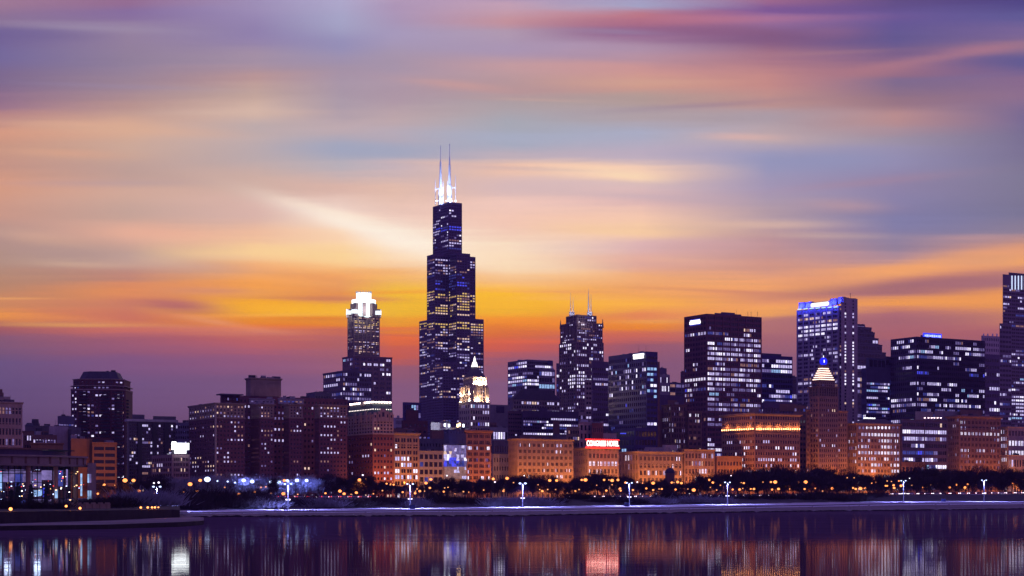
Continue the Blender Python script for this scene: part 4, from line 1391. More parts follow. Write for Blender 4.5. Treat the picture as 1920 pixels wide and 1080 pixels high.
b.add('sign_panel', glow('warm_white_sign', (1.0, .90, .78), 1.6), box(pq + np.array((n2[0], n2[1], 0)) * 1.8, (25, .5, 4.6), aa) + box(pq + np.array((n2[0], n2[1], 0)) * 1.85, (27, .4, 2.6), aa))


def _bl(root, base):
    for q_ in BL:
        light('blue_floodlight', root, tuple(q_), 5200, (.03, .05, 1.0), .4, base)


b.extra.append(_bl)
b.roofbox(1594, 1594.8, 549, D + 8, 10, M_DARK, depth=.5)

# ---- pyramid topped tower
b = Bld('pyramid_tower', 'brown stone tower with a stepped lit pyramid and a blue lantern on top', 'tower', wall=surf('metro_stone', (0.324, 0.202, 0.140)))
D = dM(1540) - 6
kw = dict(ww=.42, wh=.52, p=.05, pal='pink', run=.2)
rz = [(768, 776, .12, 'pink'), (822, 840, .12, 'white')]
b.box(1512, None, 1589, 768, D + 4, None, S(18, 17, zb=rz, **kw), depth=34, cornice=(1.4, .7))
v1 = b.box(1518, 1535, 1572, 742, D - 4, S(3, 20, **kw), S(9, 20, zb=rz, **kw), depth=30)
v2 = b.box(1517, 1535, 1571, 724, D + 1, S(3, 3, ww=.4, wh=.8, p=0, ribs=(1, .9, .4)), S(8, 3, ww=.42, wh=.8, p=0, ribs=(1, .9, .5)), z0=v1['z1'] - .4, depth=26, cornice=(1.6, .9))
v3 = b.box(1522, 1537, 1566, 712, D + 4, S(3, 2, ww=.4, p=.1), S(7, 2, ww=.4, wh=.5, p=.15, pal='pink'), z0=v2['z1'] - .4, depth=22, cornice=(1.2, .6))
Mst = glow('pyramid_light_strip', (1.0, .66, .54), 2.6, True)
z_, zt_ = v3['z1'], zy(688, D + 10)
pl = grow(v3['poly'], -.6)
for k_ in range(6):
    s0 = 1 - k_ * .105
    za_, zb_ = z_ + (zt_ - z_) * k_ / 6, z_ + (zt_ - z_) * (k_ + 1) / 6
    b.add('pyramid_roof', M_STONE, prism(scale_poly(pl, s0), za_ - .02, zb_, scale_poly(pl, s0 - .05)))
    b.add('light_strip', Mst, prism(grow(scale_poly(pl, s0), .16), za_ + .05, za_ + .2 + (zb_ - za_) * .36))
ct = np.mean(np.array(pl), 0)
b.add('lantern_base', M_STONE, prism(ring(ct[0], ct[1], 4.2, 8), zt_ - .3, zt_ + 1.6))
b.add('lantern', glow('blue_lantern_glass', (.02, .025, 1.0), 1.1, True), ball((ct[0], ct[1], zt_ + 4.6), 3.3, 12, 8, 1.05))
b.add('lantern_finial', glow('finial_white', (.9, .9, 1.0), 2.0), box((ct[0], ct[1] - 3.4, zt_ + 4.6), (.7, .3, 2.2)) + box((ct[0], ct[1], zt_ + 8.6), (.5, .5, 2.0)))
# ---- right hand group
b = Bld('staircase_tower', 'dark tower stepping down to the right like a staircase', 'skyscraper', wall=M_GREYD)
D = 2150
kw = dict(ww=.85, wh=.55, p=.45, pal='pink', run=.7, row=.6)
b.box(1603, None, 1622, 607, D, None, S(5, 40, **kw), depth=40)
for k_, (xr, yt) in enumerate(((1634, 612), (1640, 621), (1647, 632), (1654, 644), (1661, 658))):
    b.box(1603 + k_, None, xr, yt, D - 5 - k_ * 6, None, S(6 + k_, 36 - k_ * 3, **kw), depth=30, cornice=(1, .4))
b = Bld('teal_office', 'lower office block with blue lit roof box beside the black glass block', 'office building', wall=M_BLUEG)
b.box(1615, 1624, 1669, 690, 1740, S(3, 12, p=.3, pal='coolb'), S(12, 30, ww=.86, wh=.55, p=.5, pal='coolb', run=.7, top=14, bot=10))
v = b.box(1624, 1629, 1661, 671, 1760, None, S(4, 1, ww=.84, wh=.8, p=1, pal='dblue', top=1, bot=1), z0=zy(691, 1760), depth=18, part='roof_box')
b.box(1660, None, 1671, 668, 1790, None, S(2, 14, ww=.8, wh=.5, p=.35, pal='dblue'), part='side_bay', depth=12)
b = Bld('black_glass_block', 'big black glass block with a blue sign on its flat roof', 'skyscraper', wall=surf('black_mullion', (.07, .05, .10), .4))
D = 1760
zbk = [(628, 640, .1, 'dim'), (640, 692, .42, 'coolb'), (692, 702, .25, 'blue'), (702, 716, .12, 'dim'), (716, 728, .55, 'cool'), (728, 742, .55, 'coolb'), (745, 753, .75, 'cool'), (757, 765, .8, 'cool'), (765, 785, .4, 'dim')]
v = b.box(1670, 1718, 1847, 631, D, S(13, 30, ww=.84, wh=.55, k=1, p=.34, pal='coolb', run=.75, zb=zbk[3:], ribs=(1, .5, .4)),
          S(34, 30, ww=.84, wh=.55, k=1, p=.42, pal='coolb', run=.55, zb=zbk, ribs=(1, .5, .4)))
b.box(1726, None, 1748, 628, D + 40, None, None, z0=v['z1'] - 1, part='roof_plant', depth=16, wall=M_GREYD)
pq, aa, n2 = b.face(1766, 630, vol=v, edge=1, out=-14)
b.add('sign_panel', glow('deep_blue_sign', (.03, .05, 1.0), 1.6), box(pq, (26, .8, 5.6), aa))
for k_ in range(9):
    w_ = (1.6, 2.0, 1.2, 2.2, 1.8)[k_ % 5]
    b.add('sign_letter', glow('pale_blue_letter', (.5, .62, 1.0), 1.5), box(pq + np.array((math.cos(aa), math.sin(aa), 0)) * (k_ - 4) * 2.6 + np.array((n2[0], n2[1], 0)) * .5, (w_, .3, 2.4 if k_ % 3 else 1.8), aa))

b, v = row('round_window_block', 'white windowed block with a row of round lit windows under its cornice', 1589, 1607, 1688, 793, surf('peach_stone', (0.378, 0.252, 0.179)), S(4, 11, ww=.6, wh=.5, k=2, p=.3, pal='cool'),
           S(13, 11, ww=.66, wh=.5, k=2, p=.3, pal='white', run=.5, row=.3, zb=[(803, 812, .25, 'cool'), (812, 832, .8, 'white'), (832, 846, .5, 'white'), (846, 880, .6, 'white')], ribs=(1, .7, .3), top=7), (1.5, 1.0))
for x in np.linspace(1612, 1682, 11):
    pp_, aa, n2 = b.face(x, 802, vol=v, edge=1, out=.04)
    rr = 1.25
    qs = []
    for i_ in range(12):
        t0, t1 = i_ / 12 * 2 * math.pi, (i_ + 1) / 12 * 2 * math.pi
        f_ = lambda t, r_: (pp_[0] + math.cos(aa) * r_ * math.cos(t), pp_[1] + math.sin(aa) * r_ * math.cos(t), pp_[2] + r_ * math.sin(t))
        qs.append(np.array([f_(t0, rr), f_(t1, rr), f_(t1, .02), f_(t0, .02)]))
    b.add('round_window', WM[7] if 1620 < x < 1675 else WM[2], qs)
b.frustum('hipped_roof', M_GREYD, grow(v['poly'], -2), v['z1'] - .6, v['z1'] + 4, .5)
pq, aa, n2 = b.face(1660, 786.5, vol=v, edge=1, out=-20)
b.add('roof_sign_frame', M_DARK, box(pq - np.array((0, 0, 1.6)), (15, .3, 3.4), aa))
for k_ in range(10):
    w_ = (.9, 1.05, .8, 1.1, .95)[k_ % 5]
    b.add('sign_letter', glow('white_letter', (.95, .95, 1.0), 2.6), box(pq + np.array((math.cos(aa), math.sin(aa), 0)) * (k_ - 4.5) * 1.32 + np.array((n2[0], n2[1], 0)) * .35 + np.array((0, 0, .6)), (w_, .25, 2.0 if k_ % 4 else 1.7), aa))
b, v = row('violet_office', 'violet glass office block with ribbon windows in two bays', 1688, 1690, 1776, 786, surf('violet_panel', (.12, .09, .14), .5), None,
           S(10, 11, ww=.94, wh=.52, k=2, kg=.06, p=.35, pal='coolb', run=.8, zb=[(786, 800, .3, 'pink'), (803, 812, .7, 'white'), (815, 822, .6, 'cool')], ribs=(5, 1.0, .5)), (.8, .4))
for x in (1734, 1741, 1747, 1752, 1758, 1764):
    b.add('rooftop_lamp', glow('rooftop_lamp', (1, .7, .8), 4), box((U(x) * (dM(1730) + 10), dM(1730) + 10, zy(783.5, dM(1730) + 10)), (1.3, .8, .7)))
b.roofbox(1716, 1750, 771, 1485, 9, M_GREY)
b.box(1690, None, 1735, 866, dM(1690) - 14, None, S(6, 2, ww=.7, wh=.4, p=.15, pal='warm', bot=8), wall=M_ORNG, part='front_pavilion', depth=10)
b, v = row('ornate_block', 'ornate brown block with tall top floor windows and carved cornice', 1776, 1799, 1876, 779, surf('ornate_stone', (0.297, 0.176, 0.125)), S(5, 14, ww=.5, wh=.5, k=2, p=.18, pal='pink'),
           S(11, 14, ww=.58, wh=.52, k=3, p=.16, pal='cool', run=.5, zb=[(789, 799, .22, 'white'), (806, 822, .75, 'white'), (840, 852, .5, 'white')], ribs=(1, .8, .35), bands=[(803, .7, .5)], top=3.5), (2.4, 1.6))
b.roofbox(1752, 1800, 770, 1510, 8, M_GREY)
b.roofbox(1800, 1842, 768, 1520, 8, M_BROWN)
b = Bld('white_lit_block', 'pale block with large white lit windows at the right edge of the row', 'building', wall=surf('pinkish_stone', (.40, .30, .26)))
b.box(1875, 1890, 1921, 800, dM(1890), S(3, 10, ww=.6, wh=.55, k=2, p=.45, pal='white'), S(5, 7, ww=.72, wh=.5, k=2, p=.5, pal='white', run=.6), cornice=(1.0, .5))
b.box(1890, None, 1927, 853, dM(1890) - 8, None, S(7, 3, ww=.6, wh=.5, p=.3, pal='warm'), part='front_range', depth=10, cornice=(.8, .5))
b.box(1921, None, 1990, 812, dM(1930), None, S(8, 8, ww=.6, wh=.5, p=.3, pal='pink'), part='side_range')
b = Bld('white_crown_tower', 'far pale tower with a slanted side peeking over the black glass block', 'skyscraper', wall=surf('white_panel', (.48, .42, .42)))
v = b.box(1840, 1843, 1874, 629, 2400, None, S(9, 30, ww=.55, wh=.55, p=.04, pal='pink'), depth=40)
for x in (1843, 1851, 1860, 1868):
    b.roofbox(x, x + 2.5, 625.5, 2410, 4, M_WHITE, depth=3)
b = Bld('dark_slab', 'black slab with one bright lit row under the far pale tower', 'office building', wall=M_BLACK)
b.box(1843, 1845, 1878, 664, 1950, None, S(7, 20, ww=.75, wh=.45, p=.12, pal='white', run=.3, zb=[(664, 690, 0, 'cool'), (694, 702, 1, 'cool'), (702, 716, 0, 'cool')], top=3))
b = Bld('edge_tower', 'tall glass tower cut by the right edge, white vertical lights at its top', 'skyscraper', wall=surf('smoky_glass', (.12, .10, .16), .3, .25, .08, .2, .6))
D = 1700
kw = dict(ww=.9, wh=.5, run=.7, p=.3, pal='cool', row=.6, k=2, kg=.1)
v = b.box(1880, None, 1990, 514, D, None, S(14, 60, top=10, zb=[(505, 555, .08, 'pink'), (555, 585, .45, 'pink'), (585, 650, .14, 'dim'), (650, 800, .5, 'coolb')], **kw), depth=50)
b.box(1874, None, 1897, 606, D - 20, None, S(4, 36, zb=[(600, 660, .05, 'pink'), (660, 800, .3, 'coolb')], **kw), depth=40, part='side_tower')
for x in (1897, 1903, 1909, 1915, 1921, 1927):
    pq, aa, n2 = b.face(x, 530, vol=v, edge=1, out=.4)
    b.add('vertical_light', glow('white_blue_bar', (.62, .72, 1.0), 1.3), box(pq, (1.1, .5, 14), aa))
b.add('roof_screen', M_GREYD, prism(scale_poly(v['poly'], .8), v['z1'] - 1, v['z1'] + 3))

# ---- left hand group
b = Bld('pale_stone_block', 'pale pinkish stone block with rows of windows at the far left edge', 'building', wall=M_CREAM)
D = 1060
v = b.box(-80, None, 42, 751, D, None, S(19, 9, ww=.55, wh=.6, p=.25, pal='dim', run=.3, top=2.5, ribs=(1, .5, .2), bands=[(767, .5, .3), (791, .4, .3)]), cornice=(1.3, .8))
b.box(-80, None, 19, 741, D + 10, None, S(14, 1, ww=.7, wh=.4, p=.1, pal='dim', top=1.5, bot=1), z0=v['z1'] - 1, part='attic', depth=16)
b.add('roof_ornament', M_BROWN, box((U(2) * 1078, 1078, zy(735, 1078)), (1.4, 1.4, 3.5)) + box((U(2) * 1078, 1078, zy(739, 1078)), (2.6, 2.6, 2)))
b = Bld('brick_flats', 'low dark brick flats with a stepped lit terrace beside the pale stone block', 'apartment building', wall=M_BROWN)
b.box(43, None, 90, 808, 1010, None, S(9, 7, ww=.5, wh=.5, p=.1, pal='pink'), cornice=(.5, .3))
b.box(60, None, 107, 815, 1000, None, S(8, 6, ww=.6, wh=.5, p=.5, pal='cool', run=.5), part='terrace_wing', depth=12)
b.box(47, None, 66, 799, 1030, None, None, part='roof_house', wall=M_GREYD, depth=12)
b.frustum('domed_tank', M_SLATE, ring(U(55) * 1036, 1036, 3.0, 10), zy(799, 1036), zy(793, 1036), .5)
b = Bld('orange_roof_house', 'low house with an orange lit roof edge beyond the glass pavilion', 'building', wall=M_ORNG)
b.box(58, None, 118, 830, 900, None, S(18, 2, ww=.4, wh=.3, p=0, top=1), cornice=(1.2, .6))
b = Bld('blank_grey_block', 'blank pale grey wall block with a darker side, left of the brick tower', 'building', wall=surf('lilac_render', (.33, .31, .38)))
b.box(92, None, 128, 799, 1080, None, None, depth=16)
b.box(127, None, 134, 804, 1076, None, None, wall=M_GREYD, part='side_wall', depth=10)
b.box(133, None, 152, 801, 1070, None, S(3, 4, ww=.6, wh=.4, p=.2, pal='cool'), wall=M_GREYD, part='low_wing', depth=12)
b.box(108, None, 140, 780, 1120, None, S(6, 1, ww=.8, wh=.5, p=.6, pal='dim', top=5, bot=1), z0=zy(802, 1120), wall=M_BLUEG, part='glass_penthouse', depth=12)
b.box(62, None, 110, 798, 1140, None, None, wall=M_GREYD, part='rear_wing', depth=12)
b.frustum('roof_tank', M_SLATE, ring(U(66) * 1146, 1146, 2.6, 10), zy(798, 1146), zy(786, 1146), .85)

b = Bld('brick_apartment_tower', 'brick apartment tower with chamfered corners and a dark mansard roof', 'apartment building', wall=M_BRICKD)
D = 1250
cxa, cya = U(190) * (D + 18), D + 18
wid = 102 * D / F


def octo(w, dpt, ch, yaw=0.05):
    pts = [(-w / 2, dpt / 2), (-w / 2, -dpt / 2 + ch), (-w / 2 + ch, -dpt / 2), (w / 2 - ch, -dpt / 2), (w / 2, -dpt / 2 + ch), (w / 2, dpt / 2)]
    return [(cxa + x * math.cos(yaw) - y * math.sin(yaw), cya + x * math.sin(yaw) + y * math.cos(yaw)) for x, y in pts]


kw = dict(ww=.55, wh=.5, p=.3, pal='cool', run=.3)
po = octo(wid, 36, 6)
b.vol(po, 4, zy(728, D), {0: S(3, 32, **kw), 1: S(2, 32, **kw), 2: S(9, 32, k=1, ww=.6, wh=.5, p=.22, pal='cool', run=.3), 3: S(2, 32, **{**kw, 'p': .4})}, D=D)
b.add('belt_course', M_CREAM, prism(grow(po, .4), zy(731, D), zy(729.6, D)))
b.add('belt_course', M_CREAM, prism(grow(po, .4), zy(724, D), zy(722.6, D)))
po2 = octo(wid * .93, 33, 6)
b.vol(po2, zy(728, D) - .5, zy(710, D), {1: S(2, 3, **kw), 2: S(8, 3, **kw), 3: S(2, 3, **kw)}, D=D, cornice=(.8, .6), cm=M_CREAM)
b.frustum('mansard_roof', M_SLATE, octo(wid * .74, 28, 5), zy(710, D) - .3, zy(695, D), D=D, poly1=octo(wid * .6, 22, 5))
b.add('roof_plant', M_DARK, box((U(203) * D, D + 16, zy(694, D)), (3, 3, 2)) + box((U(192) * D, D + 16, zy(694.3, D)), (1.5, 1.5, 1.4)))
# balconies
zz0, zz1 = 10, zy(731, D)
for xb in (157, 197.5, 223):
    for k_ in range(26):
        z = zz0 + (zz1 - zz0) * (k_ + 4) / 30
        X = U(xb) * D
        b.add('balcony', M_DARK, box((X, D - 1.0, z + .6), (6.0, 2.2, 1.1)))
for k_ in range(20):
    b.add('balcony', M_DARK, box((U(240.5) * (D + 14), D + 14, zz0 + (zz1 - zz0) * k_ / 30 + 20), (2.2, 7, 1.0)))

b = Bld('banded_orange_block', 'orange office block with dark ribbon windows beside the glass pavilion', 'office building', wall=M_ORNG)
D = 820
v = b.box(173, None, 219, 829, D, None, S(2, 7, ww=.9, wh=.52, k=1, p=.0, pal='cyan', zb=[(880, 886, 1, 'cyan')], top=1.5, bot=4.2), depth=20, cornice=(.8, .25))
b.box(133, None, 175, 822, D + 2, None, None, part='side_wall', depth=20)
b.roofbox(160, 207, 820, D + 14, 4, M_BRICKD)
b = Bld('dark_glass_flats', 'dark glass apartment block with white roof slab and many lit rooms', 'apartment building', wall=surf('smoked_cladding', (.05, .045, .07), .35))
D = 1150
v = b.box(238, 241, 330, 790, D, None, S(22, 22, ww=.8, wh=.6, p=.26, pal='pink', run=.35, row=.4, zb=[(790, 812, .18, 'coolb')]), depth=26)
b.add('roof_slab', M_PALE, prism(grow(v['poly'], 1.2), v['z1'], zy(785.5, D)))
for (x0_, x1_, y_) in ((248, 271, 777), (287, 330, 780)):
    b.roofbox(x0_, x1_, y_, D + 8, 4.5, M_GREYD, depth=12)
for x in (262, 290, 312):
    p, a, _n = b.face(x, 840, vol=v, edge=1, out=.3)
    b.add('pier', M_DARK, box((p[0], p[1], (4 + v['z1']) / 2), (3.0, 1.4, v['z1'] - 5), a))
b = Bld('blue_grey_block', 'small blue grey block between the dark glass flats and the brick hotel', 'building', wall=surf('blue_grey_panel', (.15, .15, .21)))
b.box(328, None, 356, 792, 1290, None, S(6, 14, ww=.6, wh=.5, p=.1, pal='coolb'), depth=18)
b = Bld('sign_block', 'slab block with pinkish frames under a glaring white roof sign', 'hotel', wall=surf('mauve_frame', (.34, .22, .20)))
D = 1085
b.sgn = 1
v = b.box(284, 322, 356, 852, D, S(9, 8, ww=.78, wh=.6, k=1, p=.25, pal='warm', run=.15, rec=.6), S(5, 8, ww=.86, wh=.6, k=2, p=.2, pal='warm', rec=.7, ribs=(5, 1.0, .5)), depth=30)
Msg = glow('white_neon_sign', (.92, .97, 1.0), 3.0, True)
pq, aa, n2 = b.face(339, 837, vol=v, edge=1, out=-1.0)
b.add('roof_sign', Msg, box(pq, (11.4, 1.0, 4.4), aa) + box(pq - np.array((0, 0, 3.2)), (7.6, 1.02, 2.6), aa) + box(pq + np.array((-3.6, -2, 2.5)), (2.8, .9, 1.0), aa))
for t in (-1, -.3, .3, 1):
    b.add('sign_leg', M_DARK, box(pq + np.array((t * 4, t * 2.2, -5.5)), (.3, .3, 4), aa))
b.roofbox(322, 352, 845, D + 14, 3, M_GREYD)
b.extra.append(lambda r, bs: light('sign_glow', r, tuple(pq_s), 2500, (.75, .82, 1.0), 2.0, bs, 165, tuple(pq_t)))
pq_t = pq.copy()
pq_s = pq + np.array((n2[0], n2[1], 0)) * 5

for b_ in BUILDINGS:
    b_.finish()
# ================================================================== ground, water, shore
CPX = [-900, -200, 340, 760, 960, 1250, 1540, 1700, 1920, 2600]
_L0 = [440, 460, 478, 497, 497, 579, 659, 695, 765, 900]
_D2 = [500, 512, 530, 600, 620, 680, 740, 790, 850, 1010]
_D4 = [560, 575, 590, 700, 740, 790, 850, 890, 930, 1090]
_D5 = [610, 630, 650, 770, 810, 860, 920, 960, 1010, 1160]
_Y1 = [969, 968, 967, 966, 966, 960.5, 957, 955.5, 953, 950]
_Y2 = [964, 963, 962.5, 958.5, 957, 953.5, 948, 944.5, 943, 941]
_Y3 = [963, 962, 961, 957, 955.3, 952, 946.5, 943.2, 942, 940]
_Y4 = [958, 957.5, 957, 952, 950, 946.5, 942, 940, 939.5, 938]
_Y5 = [935, 935, 935, 934.5, 934, 933, 930.5, 928, 926, 924]


def zD(y, D):
    return CZ - (y - HY) * D / F


LINES = []
Dl = [np.array(_L0), np.array(_L0) + .5, np.array(_D2), np.array(_D2) + .4, np.array(_D4), np.array(_D5), np.array(_D5) + 5, np.array(_D5) + 21, np.array(_D5) + 30, np.full(10, 1700.), np.full(10, 3000.)]
z5 = np.array([zD(y, d) for y, d in zip(_Y5, _D5)])
Zl = [np.full(10, -1.5), np.array([zD(y, d) for y, d in zip(_Y1, Dl[1])]), np.array([zD(y, d) for y, d in zip(_Y2, Dl[2])]),
      np.array([zD(y, d) for y, d in zip(_Y3, Dl[3])]), np.array([zD(y, d) for y, d in zip(_Y4, Dl[4])]), z5, z5, z5 + .02, z5 + .05, np.maximum(4.4, z5 * .6 + 1.6), np.full(10, 4.0)]
NPX = np.linspace(-900, 2600, 561)
GD = np.array([np.interp(NPX, CPX, d) for d in Dl])
GZ = np.array([np.interp(NPX, CPX, z) for z in Zl])
rgt = np.random.default_rng(3)
GD[0] += rgt.normal(0, 1.6, len(NPX)) + np.repeat(rgt.normal(0, 2.0, 141), 4)[:len(NPX)]
GD[1] = GD[0] + .5
GZ[1] += rgt.normal(0, .07, len(NPX)) - np.where(rgt.random(len(NPX)) < .07, .25, 0)
GZ[4] += rgt.normal(0, .06, len(NPX))
GZ[5] += np.repeat(rgt.normal(0, .12, 141), 4)[:len(NPX)]


def ground_z(px, D):
    d = [np.interp(px, NPX, GD[k]) for k in range(len(GD))]
    z = [np.interp(px, NPX, GZ[k]) for k in range(len(GZ))]
    return float(np.interp(D, d, z))


def strip(name, k, m, kind='structure', lift=0.0):
    q = []
    for i in range(len(NPX) - 1):
        v = []
        for (kk, ii) in ((k, i), (k, i + 1), (k + 1, i + 1), (k + 1, i)):
            D = GD[kk, ii]
            v.append((U(NPX[ii]) * D, D, GZ[kk, ii] + lift))
        q.append(np.array(v))
    return obj(name, q, m, kind=kind)


def ground_mat():
    m, N = mat_new('snowy_promenade')
    geo = N.n('ShaderNodeNewGeometry')
    mp = N.n('ShaderNodeMapping')
    N.l.new(geo.outputs['Position'], mp.inputs[0])
    mp.inputs['Scale'].default_value = (.022, .075, .1)
    mp.inputs['Rotation'].default_value = (0, 0, R(-18))
    n1 = N.noise(mp.outputs[0], 1.0, 6.0, .62, .4)
    n2 = N.noise(geo.outputs['Position'], .5, 4.0, .6)
    f = N.step(N.math('ADD', N.math('MULTIPLY', n1, .8), N.math('MULTIPLY', n2, .2)), .50, .66)
    c = N.mix(f, (.62, .60, .68, 1), (.12, .11, .13, 1))
    b = N.n('ShaderNodeBsdfPrincipled')
    N.l.new(c, b.inputs['Base Color'])
    b.inputs['Roughness'].default_value = .75
    o = N.n('ShaderNodeOutputMaterial')
    N.l.new(b.outputs[0], o.inputs[0])
    return m


M_PROM = ground_mat()
M_LEDGE = surf('frosted_ledge', (.19, .15, .18), .85, .6, .05)
M_BANK = surf('frozen_bank', (.045, .04, .045), .95, .5, .12)
strip('seawall', 0, M_QUAY)
strip('shore_ledge', 1, M_LEDGE)
strip('promenade_step', 2, M_QUAY)
strip('promenade', 3, M_PROM)
strip('embankment', 4, M_BANK)
strip('verge', 5, M_SNOW)
strip('shore_road', 6, M_ASPH)
strip('pavement', 7, M_LEDGE)
strip('park_ground', 8, M_EARTH)
strip('city_ground', 9, M_ASPH)
q = []
for i in range(len(NPX) - 1):
    v = []
    for (t, ii) in ((.74, i), (.74, i + 1), (.995, i + 1), (.995, i)):
        D = GD[1, ii] * (1 - t) + GD[2, ii] * t
        v.append((U(NPX[ii]) * D, D, GZ[1, ii] * (1 - t) + GZ[2, ii] * t + .02))
    q.append(np.array(v))
obj('ledge_snow', q, M_SNOW, kind='structure')
# lane line on the road
q = []
for i in range(0, len(NPX) - 1):
    for t in (.15,):
        D0, D1 = GD[6, i] * (1 - .5) + GD[7, i] * .5, GD[6, i + 1] * .5 + GD[7, i + 1] * .5
        a0 = np.array((U(NPX[i]) * D0, D0, GZ[6, i] + .03))
        a1 = np.array((U(NPX[i + 1]) * D1, D1, GZ[6, i + 1] + .03))
        for s_ in (.1,):
            p, r = a0 + (a1 - a0) * s_, a0 + (a1 - a0) * (s_ + .5)
            q.append(np.array([p, r, r + (0, .18, 0.001), p + (0, .18, 0.001)]))
obj('lane_marking', q, M_WHITE, kind='structure')


def water_mat():
    m, N = mat_new('lake_water')
    geo = N.n('ShaderNodeNewGeometry')
    mp = N.n('ShaderNodeMapping')
    N.l.new(geo.outputs['Position'], mp.inputs[0])
    mp.inputs['Scale'].default_value = (.05, .35, 1)
    n1 = N.noise(mp.outputs[0], 1.0, 4.0, .6, .3)
    mp2 = N.n('ShaderNodeMapping')
    N.l.new(geo.outputs['Position'], mp2.inputs[0])
    mp2.inputs['Scale'].default_value = (.008, .030, 1)
    mp2.inputs['Rotation'].default_value = (0, 0, R(4))
    n2 = N.noise(mp2.outputs[0], 1.0, 6.0, .65, .5)
    sp = N.n('ShaderNodeSeparateXYZ')
    N.l.new(geo.outputs['Position'], sp.inputs[0])
    shore = N.step(N.math('ADD', sp.outputs[1], N.math('MULTIPLY', N.math('SUBTRACT', n2, .5), 110.0)), 185.0, 265.0)
    ice = N.math('MULTIPLY_ADD', N.math('MULTIPLY', shore, N.step(n1, .25, .6, .8, 1.0)),   .60, .30)
    bp = N.n('ShaderNodeBump')
    bp.inputs['Strength'].default_value = .02
    bp.inputs['Distance'].default_value = .5
    N.l.new(n1, bp.inputs['Height'])
    b = N.n('ShaderNodeBsdfPrincipled')
    b.inputs['Base Color'].default_value = (.012, .010, .022, 1)
    b.inputs['Roughness'].default_value = .028
    b.inputs['IOR'].default_value = 1.33
    N.l.new(bp.outputs[0], b.inputs['Normal'])
    b2 = N.n('ShaderNodeBsdfPrincipled')
    N.l.new(N.mix(n1, (.058, .030, .060, 1), (.17, .10, .17, 1)), b2.inputs['Base Color'])
    b2.inputs['Roughness'].default_value = .45
    b2.inputs['Specular IOR Level'].default_value = 0.0
    ms = N.n('ShaderNodeMixShader')
    N.l.new(ice, ms.inputs[0])
    N.l.new(b.outputs[0], ms.inputs[1])
    N.l.new(b2.outputs[0], ms.inputs[2])
    o = N.n('ShaderNodeOutputMaterial')
    N.l.new(ms.outputs[0], o.inputs[0])
    return m


obj('water', [np.array([(-1500, -60, 0), (1500, -60, 0), (1500, 1100, 0), (-1500, 1100, 0)])], water_mat(), kind='structure')

# ice floes broken along the wall
rr = random.Random(5)
M_ICE = surf('floe_ice', (.42, .40, .46), .6, .2, .3)

# ------------------------------------------------------------------ what stands above a picture column (for telling repeats apart)
LAND = [(-100, 60, 'the pale stone block at the left edge'), (60, 172, 'the glass pavilion'), (172, 222, 'the banded orange block'), (222, 284, 'the dark glass flats'),
        (284, 356, 'the white roof sign'), (356, 400, 'the left end of the wing hotel'), (400, 460, 'the first front wing of the wing hotel'), (460, 515, 'the second front wing of the wing hotel'),
        (515, 570, 'the third front wing of the wing hotel'), (570, 651, 'the last front wing of the wing hotel'), (651, 700, 'the dim side of the mansard hotel'), (700, 738, 'the bright front of the mansard hotel'),
        (738, 786, 'the narrow cream block'), (786, 832, 'the concrete frame block'), (832, 873, 'the faceted glass front'), (873, 921, 'the red brown block'),
        (921, 954, 'the small pale block'), (954, 1000, 'the left end of the wide orange block'), (1000, 1040, 'the middle of the wide orange block'), (1040, 1075, 'the right end of the wide orange block'),
        (1075, 1103, 'the dim side of the red sign hotel'), (1103, 1160, 'the red sign hotel'), (1160, 1197, 'the dim side of the arcaded block'), (1197, 1240, 'the left front of the arcaded block'),
        (1240, 1282, 'the right front of the arcaded block'), (1282, 1340, 'the brown loggia block'), (1340, 1390, 'the low orange brick block'), (1390, 1440, 'the middle of the lamp-lit cornice block'),
        (1440, 1505, 'the right end of the lamp-lit cornice block'), (1505, 1545, 'the left half of the pyramid topped tower'), (1545, 1590, 'the right half of the pyramid topped tower'),
        (1590, 1640, 'the left part of the round windowed block'), (1640, 1689, 'the right part of the round windowed block'), (1689, 1735, 'the left bay of the violet office block'),
        (1735, 1777, 'the right bay of the violet office block'), (1777, 1825, 'the left part of the ornate brown block'), (1825, 1877, 'the right part of the ornate brown block'), (1877, 2100, 'the pale block at the right edge')]


def land(x):
    for a, b_, t in LAND:
        if a <= x < b_:
            return t
    return LAND[-1][2] if x > 0 else LAND[0][2]


